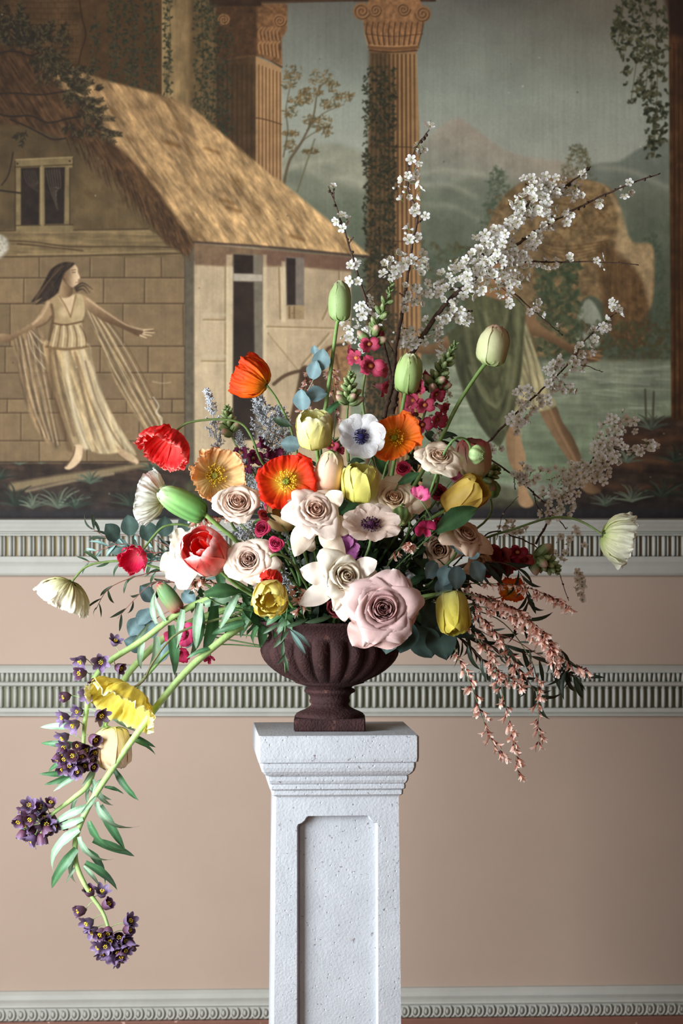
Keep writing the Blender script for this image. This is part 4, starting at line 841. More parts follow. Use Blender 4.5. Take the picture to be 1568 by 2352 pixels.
def tulip(px, py, y, L, wdt, ax, cols, label, open_=.15, n=6, stem=None, seed=1, edge=None, roll=0, ragged=.0, mid=None, group=None, name='tulip', double=0, sr=(.0034, .0040), scol=(132, 164, 92), scol2=(116, 150, 84), rnd=.5, mat=None, streak=.06, inner_cols=None):
    """L length of the bloom in px, wdt its width in px; (px,py) the middle of the bloom"""
    A = dirv(ax); S = M(L, y); q = wdt/L/2; base = at(px, py, y)-A*S*.5
    t = thing(name, base, label, 'flower', group); F = frame(A, roll); o = open_; tot = n+double
    for i in range(tot):
        inn = (i % 2) if not double else 0; f = 1.0 if i < n else (1-(i-n+1)/(double+1)*.75); k = q*(1.0 if not inn else .93)*f
        prof = [(.02, 0), (k*.80, .10), (k*1.0, .34), (k*(.95+.25*o), .66), (k*(.58+1.1*o), .90), (k*(.20+1.6*o), 1.0+.02*inn)]
        w = k*1.12; wd = [w*.4, w*.95, w*1.12, w*1.0, w*.72, w*.30+.02]; cu = [k*.9, k, k*1.02, k*(1+.3*o), k*(.9+.6*o), k*(.8+.9*o)]
        ph = i*math.pi/3 if not double else i*2.3999
        cc = inner_cols if (inner_cols is not None and (inn or i >= n)) else cols
        put_petal('petal', t, mat or WAXY, F, ph, prof=prof, width=wd, cup=cu, size=S*(1 if i < n else R.uniform(.86, 1.0)), seed=seed*91+i, nt=14, ns=11, rnd=rnd*.5, rp=2, ruf=.012+.03*ragged, rf=2, crin=.006+.012*ragged, frill=.25*ragged, cols=cc, streak=streak, edge=edge, edgew=.25, tip=.04, roll=-.01+.05*ragged)
    if stem is not False: add_stem(t, base+A*S*.02, A, stem, sr[0], sr[1], scol, scol2)
    return t
def anemone(px, py, y, d, ax, cols, label, n=8, seed=1, roll=0, flat=.8, dark=(38, 28, 66), stem=None, squash=1, back=False, rag=.05):
    A = dirv(ax); S = M(d, y)/2; base = at(px, py, y)-A*S*.1; t = thing('anemone', base, label, 'flower'); F = frame(A, roll) @ Matrix.Diagonal((1, squash, 1, 1)); o = flat
    for i in range(n):
        lay = i % 2; ph = i*2*math.pi/n*(1 if n % 2 else 1)+R.uniform(-.1, .1)
        prof = [(.05, 0), (.35, .04+.05*(1-o)), (.70*(.75+.25*o), .16+.3*(1-o)), (1.0*(.6+.4*o), .20+.55*(1-o)-.05*lay)]
        put_petal('petal', t, PETAL, F, ph, prof=prof, width=[.08, .34, .46, .40], cup=[.3, .7, .9, 1.1], size=S*R.uniform(.92, 1.04), seed=seed*17+i, nt=12, ns=13, rnd=.28, rp=2.2, ruf=.05, rf=1.8, crin=.012, cf=7, frill=rag, cols=cols, streak=.05)
    dk = lin(dark); b = MB(); b.blob((0, 0, S*.10), (S*.13, S*.13, S*.11), dk*.9, 12, 7)
    for k in range(60):
        a = R.uniform(0, 6.28); e = R.uniform(.2, 1.3); b.blob((math.cos(a)*math.cos(e)*S*.13, math.sin(a)*math.cos(e)*S*.13, S*.10+math.sin(e)*S*.11), S*.014, dk*1.6, 4, 3)
    b.obj('dark_button', ANTHER, t, True, F)
    b = MB()
    for k in range(90):
        a = R.uniform(0, 6.28); q = R.uniform(.17, .31)*S; z = R.uniform(.05, .2)*S; b.tube([(0, 0, .02*S), (math.cos(a)*q, math.sin(a)*q, z)], S*.006, dk*.8, 3, cap=False)
        b.blob((math.cos(a)*q, math.sin(a)*q, z), (S*.032, S*.022, S*.026), dk*R.uniform(.5, 1.6), 5, 3, mat=Matrix.Rotation(a, 3, 'Z'))
    b.obj('dark_stamens', ANTHER, t, True, F)
    if stem is not False: add_stem(t, base, A, stem, .0022, .0026, (104, 134, 84), (96, 124, 78))
    return t
def star_petals(t, col, specs):
    P0 = t.location
    for k, (x0, y0, x1, y1, y, W) in enumerate(specs):
        p, q = at(x0, y0, y), at(x1, y1, y-.012); L_ = (q-p).length/.93
        me = mesh_leaf('guard_petal', L_, M(W, y), WAXY, col, tuple(min(255, c+6) for c in col), bend=.16, fold=-.28, shape=1.35, wave=.10, seed=k+3, nt=14, vein=.78, base=.75)
        put('guard_petal', me, t, leaf_mat(p-P0, q-p, (R.uniform(-.15, .15), -1, .25), R.uniform(-.2, .2)))
# ---- small florets used by the hundred (shared mesh data)
def mk_blossom(seed):
    b = MB(); S = .0138; r = random.Random(seed); op = r.uniform(.35, 1)
    for k in range(5):
        G, c = petal([(.05, 0), (.4, .10+.25*(1-op)), (.8*(.55+.45*op), .2+.5*(1-op)), (1.0*(.5+.5*op), .2+.75*(1-op))], [.05, .24, .37, .24], [.5]*4, S, seed*5+k, 5, 5, rnd=.1, ruf=.08, cols=((236, 238, 214), (250, 250, 250), (252, 252, 252)), streak=.03)
        m = np.array(Matrix.Rotation(k*1.2566+r.uniform(-.1, .1), 3, 'Z')); b.grid(G @ m.T, c)
    for k in range(14):
        a = r.uniform(0, 6.28); q = S*r.uniform(.2, .55); z = S*r.uniform(.3, .6); e = (math.cos(a)*q, math.sin(a)*q, z)
        b.tube([(0, 0, 0), e], S*.02, lin((240, 240, 225)), 3, cap=False); b.blob(e, S*.05, lin((226, 196, 96)), 4, 3)
    b.blob((0, 0, -S*.05), (S*.16, S*.16, S*.22), lin((120, 140, 70)), 6, 4); b.tube([(0, 0, -S*.1), (0, 0, -S*.75)], S*.045, lin((120, 136, 80)), 4, cap=False)
    return b.mesh('blossom', PETAL)
BLOS = [mk_blossom(i) for i in range(7)]
def mk_bud(): b = MB(); b.blob((0, 0, .004), (.0034, .0034, .0042), lin((248, 248, 240)), 8, 6); b.blob((0, 0, 0), (.0022, .0022, .0028), lin((110, 134, 66)), 6, 4); b.tube([(0, 0, 0), (0, 0, -.006)], .0006, lin((110, 130, 70)), 4); return b.mesh('bud', PETAL)
BUD = mk_bud()
def mk_bell(seed):
    b = MB(); S = .0200; r = random.Random(seed); op = (.1, .9, .4, 1.1, .2)[seed]; dk = ((84, 62, 84), (98, 74, 106), (124, 104, 140), (104, 72, 100)) if seed % 2 else ((76, 40, 54), (92, 52, 70), (112, 78, 104), (92, 52, 72))
    for k in range(6):
        s = 1 if k % 2 else .95
        G, c = petal([(.03, 0), (.34, .10), (.48, .5), (.50+.16*op, .82), (.50+.38*op, 1.0)], [.1, .26, .33, .32, .16], [.2, .32, .42, .4, .35], S*s, seed*5+k, 7, 5, rnd=.1, ruf=.05, cols=dk, streak=.2, edge=(132, 116, 150), edgew=.3)
        m = np.array(Matrix.Rotation(k*1.0472, 3, 'Z')); b.grid(G @ m.T, c)
    b.blob((0, 0, -S*.02), (S*.16, S*.16, S*.12), lin((120, 140, 84)), 6, 4)
    return b.mesh('bell_floret', LEAFP)
LEAFP = tint_mat('dusky_petal', .5, .35, .10, 120, .18, .1, 300)
BELL = [mk_bell(i) for i in range(5)]
def mk_bellst():
    b = MB(); S = .0200
    for k in range(6): a = k*1.047; e = (math.cos(a)*S*.16, math.sin(a)*S*.16, S*.72); b.tube([(0, 0, S*.1), e], S*.02, lin((196, 196, 110)), 3, cap=False); b.blob(e, (S*.06, S*.06, S*.11), lin((232, 196, 60)), 5, 4)
    b.tube([(0, 0, S*.1), (0, 0, S*.7)], S*.05, lin((150, 160, 80)), 5); return b.mesh('bell_stamens', ANTHER)
BELLST = mk_bellst()
def mk_snap(c0, c1, c2, seed):
    b = MB(); S = .020
    for (ph, a0, w, l) in ((.45, 1, .36, 1), (-.45, 1, .36, 1), (2.4, .7, .32, .9), (3.14, .8, .34, .95), (3.88, .7, .32, .9)):
        G, c = petal([(.10, 0), (.20, .45), (.34, .80), (.62*l, 1.0), (.86*l, .92*l)], [.12, .2, w, w*1.15, w*.7], [.2, .24, .4, .6, .7], S, seed+int(ph*7), 8, 8, rnd=.2, ruf=.09, rf=2.2, frill=.15, cols=(c0, c1, c2, c2), streak=.1)
        m = np.array(Matrix.Rotation(ph, 3, 'Z')); b.grid(G @ m.T, c)
    b.blob((0, -0.0, .62*S), (.2*S, .16*S, .16*S), lin((226, 150, 90)), 7, 5); b.tube([(0, 0, -.1*S), (0, 0, .35*S), (0, 0, .6*S)], [.12*S, .18*S, .24*S], lin(c1), 8)
    for k in range(5): a = k*1.256; b.blob((math.cos(a)*S*.14, math.sin(a)*S*.14, .05*S), (.07*S, .07*S, .16*S), lin((104, 132, 78)), 5, 4)
    return b.mesh('snapdragon_floret', PETAL)
def mk_sbud(s, cg, ctip):
    b = MB(); S = .0085*s; b.tube([(0, 0, 0), (0, 0, .5*S), (0, 0, 1.1*S), (0, 0, 1.5*S), (0, 0, 1.72*S)], [.2*S, .42*S, .44*S, .28*S, .06*S], np.array([lin(cg)]*3+[lin(ctip)]*2), 8)
    for k in range(4):
        a = k*1.57; G, c = petal([(.22, 0), (.48, .4), (.52, .9), (.42, 1.1)], [.12, .24, .2, .05], [.4]*4, S, k, 5, 3, cols=((120, 142, 88), (140, 160, 104))); m = np.array(Matrix.Rotation(a, 3, 'Z')); b.grid(G @ m.T, c)
    return b.mesh('closed_bud', LEAF)
SNAP = {'pink': [mk_snap((236, 196, 190), (206, 104, 124), (188, 66, 96), i) for i in (3, 9)], 'purple': [mk_snap((170, 120, 140), (140, 60, 96), (112, 36, 72), 21)], 'red': [mk_snap((190, 90, 80), (150, 40, 52), (134, 26, 44), 31), mk_snap((170, 90, 70), (128, 34, 44), (150, 56, 50), 37)]}
SBUD = [mk_sbud(1, (136, 160, 100), (170, 182, 130)), mk_sbud(1.35, (140, 160, 104), (206, 170, 150)), mk_sbud(.7, (110, 140, 84), (150, 170, 110))]
def mk_gen(seed):
    b = MB(); S = .0120; r = random.Random(seed)
    for ph, w, l in ((0, .26, 1.0), (2.2, .18, .8), (4.1, .18, .8), (3.1, .12, .95)):
        G, c = petal([(.04, 0), (.16, .5), (.42, 1.0*l), (.62, 1.25*l)], [.05, w, w*1.2, w*.5], [.3]*4, S, seed+int(ph*3), 5, 4, rnd=.15, ruf=.04, cols=((214, 128, 108), (248, 204, 184), (254, 242, 236)), streak=.05)
        m = np.array(Matrix.Rotation(ph+r.uniform(-.2, .2), 3, 'Z')); b.grid(G @ m.T, c)
    b.tube([(0, 0, -.35*S), (0, 0, 0), (0, 0, .25*S)], [.04*S, .13*S, .10*S], lin((120, 44, 44)), 5)
    return b.mesh('pea_floret', PETAL)
GEN = [mk_gen(i) for i in range(4)]
# leaf library
def LM(name, L, W, mat, c, c2, variants=3, **k): return [mesh_leaf(name, L, W, mat, c, c2, bend=k.get('bend', .2)*(.4+.6*i), fold=k.get('fold', .25), shape=k.get('shape', 1), wave=k.get('wave', .06), seed=i, base=k.get('base', .1)) for i in range(variants)]
WILLOW = LM('leaf', .036, .0062, LEAF, (60, 82, 58), (74, 96, 70), 4, bend=.35, shape=1.1)
WILLOWB = LM('leaf', .034, .0058, BLUELEAF, (120, 150, 144), (104, 136, 132), 3, bend=.35, shape=1.1)
WILLOWD = LM('leaf', .044, .0072, LEAF, (44, 56, 44), (54, 66, 50), 4, bend=.4, shape=1.1)
ROUND = LM('leaf', .038, .031, BLUELEAF, (112, 138, 142), (92, 120, 126), 3, bend=.10, fold=.12, shape=1.25, base=.3)
ROUNDD = LM('leaf', .042, .036, BLUELEAF, (66, 86, 80), (50, 70, 62), 3, bend=.12, fold=.12, shape=1.2, base=.3)
LANCE = LM('leaf', .068, .0125, LEAF, (146, 176, 146), (110, 150, 124), 4, bend=.6, fold=.35, shape=1.5, base=.6, wave=.2)
LANCED = LM('leaf', .070, .0135, LEAF, (70, 112, 74), (58, 100, 66), 3, bend=.55, fold=.35, shape=1.5, base=.6, wave=.2)
BROAD = LM('leaf', .072, .028, LEAF, (66, 104, 66), (54, 92, 60), 3, bend=.3, fold=.25, shape=1.1, base=.4, wave=.1)
DARK = LM('leaf', .040, .017, LEAF, (38, 58, 36), (30, 48, 30), 4, bend=.3, fold=.2, shape=1.1, wave=.1)
# ============================================================ the bouquet
# ---- poppies
OR = ((255, 196, 60), (250, 120, 24), (238, 76, 18), (226, 66, 24))
poppy(588, 872, -.05, 100, (-.80, .42, -.22), OR, 'orange poppy facing away at upper left, highest of the poppies', .12, 6, [(640, 925, -.04), (672, 1000, -.02), (690, 1120, 0)], 3, crin=.075, calyx=True, centre=False, lay=1.02, frill=.16)
poppy(384, 1020, -.10, 140, (-.35, -.62, .50), ((252, 120, 100), (240, 62, 56), (232, 44, 46), (238, 84, 80)), 'crumpled coral red poppy drooping at far left', .38, 6, [(430, 972, -.09), (500, 963, -.08), (552, 972, -.07), (578, 1005, -.06), (598, 1056, -.04), (650, 1150, 0)], 5, edge=(250, 150, 140), crin=.075, centre=False, frill=.10, lay=.9)
poppy(657, 1105, -.20, 132, (.12, .08, .97), ((254, 236, 140), (252, 196, 70), (250, 84, 24), (242, 56, 20), (236, 48, 20), (228, 40, 18)), 'wide open orange-red poppy with yellow centre, facing forward', .88, 4, None, 8, crin=.022, roll=.35, frill=.10, ccol=((176, 190, 84), (252, 204, 60)))
poppy(497, 1090, -.15, 132, (.34, .16, .92), ((252, 232, 130), (252, 214, 150), (250, 190, 128), (252, 216, 180)), 'peach and orange poppy with crinkled petals above the blush rose', .62, 5, None, 11, edge=(246, 150, 60), crin=.06, frill=.16, ccol=((216, 220, 110), (250, 214, 80)))
poppy(352, 1142, -.06, 132, (-.80, .18, -.28), ((197, 203, 105), (230, 230, 207), (238, 238, 230), (240, 240, 236)), 'white poppy turned to the left beside the green tulip bud', .55, 5, [(440, 1200, -.02), (540, 1270, 0)], 13, crin=.05, centre=False, frill=.12)
poppy(152, 1362, -.05, 134, (-.42, -.82, -.12), ((161, 157, 57), (216, 211, 163), (240, 234, 213), (240, 236, 222)), 'cream poppy hanging at the far left end', .42, 6, [(196, 1303, -.04), (240, 1291, -.03), (300, 1291, -.02), (400, 1316, -.01), (520, 1370, 0)], 17, crin=.06, centre=False, frill=.13, calyx=True)
poppy(1412, 1234, -.02, 128, (.86, -.18, -.12), ((163, 188, 86), (228, 230, 182), (238, 240, 216), (240, 240, 226)), 'pale greenish white poppy at the far right', .34, 5, [(1345, 1203, 0), (1305, 1189, .01), (1255, 1191, .01), (1180, 1215, .01), (1110, 1238, .02), (980, 1300, .02)], 19, crin=.06, centre=False, frill=.15, calyx=True)
poppy(284, 1612, -.12, 208, (-.46, -.80, .38), ((250, 226, 120), (250, 232, 110), (244, 220, 84), (250, 244, 180)), 'large yellow poppy hanging upside down over the purple bells', .62, 4, [(330, 1562, -.11), (352, 1520, -.10), (398, 1462, -.09), (460, 1434, -.08), (540, 1412, -.06), (620, 1392, -.04)], 23, edge=(250, 246, 196), crin=.05, centre=False, frill=.12, scol=(112, 96, 74), roll=.6)
poppy(905, 1004, -.12, 120, (-.12, .34, .93), ((250, 160, 30), (246, 130, 24), (240, 104, 24), (244, 122, 50)), 'bright orange poppy right of the white anemone', .80, 4, [(892, 1060, -.08), (876, 1110, -.04)], 29, crin=.03, frill=.14, roll=.5, ccol=((190, 190, 60), (226, 186, 40)))
poppy(308, 1281, -.08, 84, (-.25, -.30, .82), ((230, 90, 110), (220, 40, 84), (206, 30, 70), (236, 96, 120)), 'small crumpled pink poppy bud opening left of the cream rose', .25, 5, [(332, 1258, -.06), (352, 1232, -.05), (378, 1209, -.04), (420, 1205, -.03), (455, 1222, -.02), (560, 1290, 0)], 31, crin=.05, centre=False, frill=.03, lay=.85)
poppy(624, 1322, -.20, 52, (-.2, -.85, .4), ((236, 90, 60), (232, 64, 46), (226, 50, 40)), 'tiny red poppy bud on a hooked stem above the yellow freesia', .2, 5, [(618, 1284, -.20), (634, 1273, -.20), (662, 1284, -.18), (690, 1322, -.15), (712, 1380, -.1)], 37, crin=.12, centre=False, frill=.3, lay=1.0)
poppy(1172, 1356, .06, 70, (.2, .2, .8), ((250, 170, 50), (240, 110, 26), (226, 90, 24)), 'orange poppy half hidden behind the pink broom sprays', .5, 4, None, 41, crin=.06, frill=.2)
# green poppy pods
def pod(px, py, y, w, h, ax, label, stem, col=(140, 172, 104), flat=False, c2=(86, 124, 72)):
    A = dirv(ax); c = at(px, py, y); t = thing('poppy_pod', c-A*M(h, y)*.5, label, 'seed pod'); F = frame(A); r, H = M(w, y)/2, M(h, y); b = MB(); G = []; CC = []
    for i in range(13):
        f = i/12; z = H*f; q = r*math.sin(math.pi*min(.06+f*.9, 1))**.6
        row = []; cr = []
        for j in range(40):
            a = j*2*math.pi/40; k = 1+.07*math.cos(a*7); row.append((q*k*math.cos(a), q*k*math.sin(a), z)); cr.append(lin(col)*(.5+.5*math.cos(a*7))+lin(c2)*(.5-.5*math.cos(a*7)))
        G.append(row); CC.append(cr)
    b.grid(np.array(G), np.array(CC), 0, True); b.obj('pod', STEM, t, True, F)
    b = MB(); n = 10
    for k in range(n): a = k*2*math.pi/n; b.blob((math.cos(a)*r*.22, math.sin(a)*r*.22, H*.97), (r*.24, r*.07, r*.07), lin((176, 190, 130)), 6, 4, mat=Matrix.Rotation(a, 3, 'Z'))
    b.obj('crown', STEM, t, True, F); add_stem(t, t.location.copy(), A, stem, .0022, .0024, (120, 156, 92), (104, 140, 84), hairy=False)
pod(921, 1186, -.20, 44, 50, (.05, -.6, .7), 'striped green poppy pod in front of the cream rose', [(926, 1160, -.17), (940, 1210, -.12), (900, 1300, -.05)])
pod(1130, 1124, .08, 38, 46, (.1, .5, .5), 'green ribbed poppy pod right of the amber tulip', None, (130, 176, 96))
pod(1096, 1044, -.13, 44, 38, (.75, -.12, .50), 'pale green nodding pod on a hooked stem right of the roses', [(1078, 1022, -.13), (1064, 1007, -.14), (1040, 1012, -.15), (1015, 1050, -.15), (1000, 1095, -.15), (988, 1130, -.14), (960, 1220, -.05)], (176, 204, 140), c2=(164, 194, 130))
# ---- anemones
WH = ((214, 214, 220), (238, 238, 240), (246, 246, 246))
anemone(829, 1003, -.14, 118, (.10, .22, .92), WH, 'white anemone with blue-black centre beside the orange poppy', 8, 2, .3, .85, (40, 34, 84), [(860, 1080, -.1), (820, 1150, -.05)])
anemone(852, 1204, -.245, 150, (.06, .62, .62), ((214, 190, 172), (236, 212, 196), (242, 224, 212)), 'blush white anemone tilted upward with dark purple centre', 8, 4, .2, .95, (70, 34, 62), None, .9)
anemone(904, 1338, -.08, 112, (.02, .66, .6), WH, 'white anemone half hidden behind the mauve rose', 7, 6, .2, .9, (34, 36, 74))
# ---- roses
rose(545, 1160, -.17, 114, (.10, .52, .80), ((250, 222, 202), (252, 232, 214), (252, 238, 220)), 'blush rose under the peach poppy at left', 26, .45, None, 3, .30, inner=(206, 150, 122), pointy=.5)
ra = rose(724, 1176, -.21, 118, (.14, .42, .86), ((252, 222, 202), (253, 234, 220), (253, 238, 226)), 'peach blush rose with long pointed outer petals below the red poppy', 24, .55, None, 5, .55, inner=(216, 164, 136), pointy=.7, starry=3, roll_in=.5)
star_petals(ra, (250, 232, 212), [(706, 1200, 680, 1276, -.22, 52), (738, 1210, 792, 1282, -.215, 50), (745, 1185, 800, 1222, -.20, 56), (750, 1160, 784, 1132, -.205, 44), (700, 1170, 662, 1150, -.20, 40)])
rose(572, 1288, -.19, 112, (-.10, .22, .95), ((236, 208, 188), (248, 226, 208), (252, 238, 222)), 'dusty pink rose at left centre with brownish heart', 27, .5, None, 9, .45, inner=(160, 112, 96), pointy=.5)
rd = rose(434, 1272, -.10, 104, (-.35, .25, .85), ((234, 225, 206), (236, 230, 219), (236, 232, 225)), 'cream rose mostly behind the red and pink tulip', 24, .6, None, 12, .6, inner=(223, 204, 176), pointy=.6, starry=1)
star_petals(rd, (236, 226, 206), [(415, 1280, 370, 1308, -.10, 60), (430, 1300, 404, 1332, -.10, 40), (430, 1240, 392, 1236, -.095, 56)])
rb = rose(792, 1326, -.24, 122, (.30, .22, .86), ((250, 238, 216), (253, 246, 228), (254, 248, 232)), 'ivory rose with reflexed star petals over the urn rim', 15, .35, None, 15, .5, inner=(212, 184, 150), pointy=.8, starry=3, roll_in=.25)
star_petals(rb, (246, 234, 222), [(760, 1325, 692, 1308, -.235, 56), (765, 1345, 690, 1388, -.235, 50), (782, 1360, 790, 1426, -.235, 44), (815, 1310, 862, 1288, -.235, 46), (800, 1340, 846, 1362, -.25, 44)])
rc = rose(879, 1400, -.25, 152, (.04, .14, .96), ((222, 178, 172), (230, 194, 188), (236, 206, 202)), 'large mauve pink rose in front of the urn bowl', 30, .55, None, 18, .50, inner=(120, 62, 62), pointy=.7, edge=(240, 216, 212), starry=2, roll_in=.9)
star_petals(rc, (226, 188, 180), [(850, 1430, 810, 1480, -.235, 80), (890, 1440, 902, 1488, -.23, 90), (915, 1400, 958, 1410, -.23, 90), (850, 1390, 802, 1418, -.235, 70), (900, 1360, 938, 1332, -.23, 80)])
rose(1008, 1056, -.14, 104, (.10, .62, .62), ((250, 224, 196), (252, 236, 212), (252, 240, 218)), 'blush rose at upper right beside the green nodding pod', 24, .5, None, 21, .5, inner=(222, 176, 142), pointy=.6)
rose(903, 1150, -.15, 116, (.05, .5, .75), ((250, 230, 190), (252, 240, 210), (253, 244, 220)), 'cream rose with peach heart behind the striped pod', 22, .6, None, 24, .55, inner=(226, 176, 132), pointy=.6)
rose(1066, 1235, -.13, 108, (.35, .55, .45), ((214, 178, 150), (226, 194, 168), (232, 206, 182)), 'shadowed blush rose at right above the blue-green leaves', 20, .6, None, 27, .6, inner=(190, 140, 110), pointy=.6)
rose(1010, 1262, -.08, 84, (-.1, -.1, .8), ((206, 172, 140), (216, 184, 154), (222, 194, 166)), 'small blush rose in shade below the pink sweet pea', 16, .6, None, 30, .6, inner=(180, 130, 100), pointy=.5)
rose(1096, 1290, -.03, 70, (.5, -.2, .6), ((200, 164, 128), (214, 180, 146), (218, 188, 156)), 'tan blush rose behind the blue-green leaves at right', 14, .6, None, 33, .6, pointy=.8)
HP = ((206, 40, 84), (216, 54, 98), (224, 76, 120))
for k, (px, py, y, d, ax, c, lb) in enumerate(((634, 1250, -.19, 44, (.1, .5, .8), HP, 'small hot pink spray rose right of the dusty pink rose'), (603, 1214, -.14, 46, (-.3, .3, .8), HP, 'small hot pink spray rose above the dusty pink rose'), (606, 1184, -.12, 36, (.3, .5, .7), ((214, 60, 70), (226, 80, 90), (230, 96, 110)), 'small coral spray rose left of the pointed blush rose'),
        (927, 1076, -.09, 46, (-.2, .3, .8), ((190, 30, 66), (206, 44, 84), (214, 70, 110)), 'crimson spray rose under the bright orange poppy'), (1006, 1130, -.06, 50, (.1, .3, .8), ((128, 20, 42), (146, 28, 52), (160, 40, 66)), 'dark red spray rose behind the pink sweet pea'), (1010, 1204, -.08, 40, (.2, .3, .8), ((150, 24, 48), (176, 34, 62), (186, 50, 80)), 'dark red spray rose above the shadowed blush rose'), (620, 1160, -.08, 34, (0, .3, .8), HP, 'tiny pink spray rose peeping between blush rose and red poppy'), (936, 1330, -.04, 40, (.4, .2, .6), ((110, 22, 44), (124, 26, 50), (140, 36, 62)), 'very dark red spray rose right of the hidden white anemone'))):
    rose(px, py, y, d, ax, c, lb, 16, .4, None, 60+k, .25, inner=tuple(v*.75 for v in c[0]), name='spray_rose', sepals=True)
# ---- tulips
GT = ((150, 180, 112), (166, 192, 128), (182, 200, 144))
tulip(780, 692, -.02, 92, 52, (.02, .98, .1), GT, 'closed pale green tulip bud standing highest', .0, 6, [(774, 742, -.02), (762, 830, -.02), (748, 930, -.02), (735, 1040, 0)], 2, (206, 208, 168), mid=None)
tulip(1132, 794, .0, 92, 72, (.22, .94, .1), ((176, 200, 130), (206, 210, 156), (222, 222, 176), (220, 206, 160)), 'cream green tulip bud at upper right with red veined edge', .04, 6, [(1112, 838, 0), (1070, 898, 0), (1040, 950, 0), (1010, 1012, .0), (960, 1100, 0)], 4, (206, 150, 140), ragged=.15)
tulip(938, 858, -.03, 92, 62, (.12, .92, .2), ((150, 184, 106), (176, 204, 130), (190, 210, 140)), 'green parrot tulip bud at the top centre', .06, 6, [(930, 905, -.03), (922, 950, -.03), (905, 1060, 0)], 6, (226, 222, 190), ragged=.35, roll=.4)
YL = ((220, 220, 120), (240, 234, 150), (248, 244, 184))
tulip(722, 988, -.13, 84, 80, (-.05, .86, .42), YL, 'pale yellow tulip above the red poppy', .30, 6, [(728, 1036, -.12), (732, 1120, -.08)], 8, double=3, ragged=.7, edge=(252, 250, 214), rnd=.6)
tulip(827, 1110, -.18, 84, 84, (.05, .92, .28), ((206, 204, 90), (230, 222, 120), (238, 230, 140)), 'yellow fringed tulip in the centre', .22, 6, None, 10, ragged=.9, double=2, rnd=.5)
tulip(755, 1086, -.17, 104, 66, (.18, .90, .30), ((240, 200, 160), (238, 186, 154), (244, 208, 178), (240, 214, 190)), 'closed peach tulip beside the red poppy', .02, 6, None, 12, (188, 206, 140), rnd=.45)
tulip(418, 1156, -.12, 122, 62, (-.86, .46, .22), ((120, 166, 84), (96, 156, 84), (134, 184, 108), (190, 214, 164)), 'big green tulip bud pointing left in front of the white poppy', .05, 6, [(476, 1186, -.12), (510, 1215, -.11), (545, 1245, -.10), (620, 1330, -.05)], 14, (200, 214, 170), sr=(.0042, .0046), streak=.35)
tulip(474, 1268, -.18, 100, 96, (-.40, .45, .74), ((240, 226, 190), (240, 150, 140), (226, 64, 58), (246, 176, 170)), 'red and pink double tulip with striped petals at left', .34, 6, [(506, 1310, -.15), (545, 1345, -.12), (600, 1380, -.08)], 16, (250, 214, 208), ragged=.6, double=6, streak=.30, inner_cols=((230, 60, 30), (222, 34, 26), (226, 40, 34)))
tulip(1086, 1052, .0, 86, 84, (-.02, .90, .25), ((150, 176, 100), (196, 176, 130), (206, 160, 140), (222, 130, 130)), 'green and pink double tulip at upper right behind the pod', .18, 6, None, 18, (206, 90, 100), ragged=.4, double=4)
tulip(1066, 1142, -.10, 108, 74, (.72, .52, .30), ((222, 176, 70), (230, 190, 84), (232, 200, 100), (226, 196, 90)), 'amber yellow tulip lying to the right', .35, 6, None, 20, ragged=.5, double=2)
tulip(620, 1374, -.24, 76, 78, (-.1, -.25, .9), ((240, 200, 150), (242, 222, 120), (244, 232, 140)), 'yellow and peach freesia at the left rim of the urn', .30, 6, None, 22, ragged=1.2, double=5, name='freesia')
tulip(1040, 1408, -.20, 98, 76, (.12, -.90, .30), ((214, 224, 160), (222, 212, 110), (222, 206, 84), (230, 216, 100)), 'yellow tulip hanging downward at the right rim', .20, 6, [(1012, 1364, -.18), (960, 1372, -.14), (900, 1390, -.08)], 24, double=3, ragged=.3)
tulip(648, 1182, -.10, 66, 74, (.1, .5, .8), ((226, 196, 130), (236, 208, 150), (240, 216, 166)), 'pale yellow tulip partly hidden under the red poppy', .35, 6, None, 26)
tulip(258, 1718, -.06, 96, 84, (.10, -.97, .12), ((206, 216, 150), (238, 216, 176), (240, 204, 164), (244, 220, 190)), 'cream peach ranunculus hanging below the yellow poppy', .16, 6, [(243, 1664, -.06), (262, 1640, -.05), (330, 1560, -.05), (420, 1470, -.03), (560, 1400, 0)], 28, ragged=.5, double=7, name='ranunculus', sr=(.0026, .003))
tulip(388, 1372, -.05, 80, 40, (-.45, .62, .1), ((206, 60, 96), (120, 156, 104), (104, 150, 100)), 'slim green tulip bud with a pink edge at lower left', .0, 6, [(398, 1420, -.04), (470, 1440, -.02), (600, 1420, 0)], 30, (216, 60, 96))
rose(700, 1236, -.13, 60, (-.2, -.3, .8), ((250, 228, 198), (252, 236, 212), (252, 240, 218)), 'peach blush rosebud tucked under the pointed blush rose', 12, .6, None, 44, .5, inner=(220, 176, 140), pointy=.7)
rose(770, 1398, -.14, 56, (-.1, .3, .8), ((150, 60, 60), (130, 44, 50), (116, 38, 46)), 'small dark brownish red rose low behind the ivory rose', 12, .5, None, 45, .3, name='spray_rose')
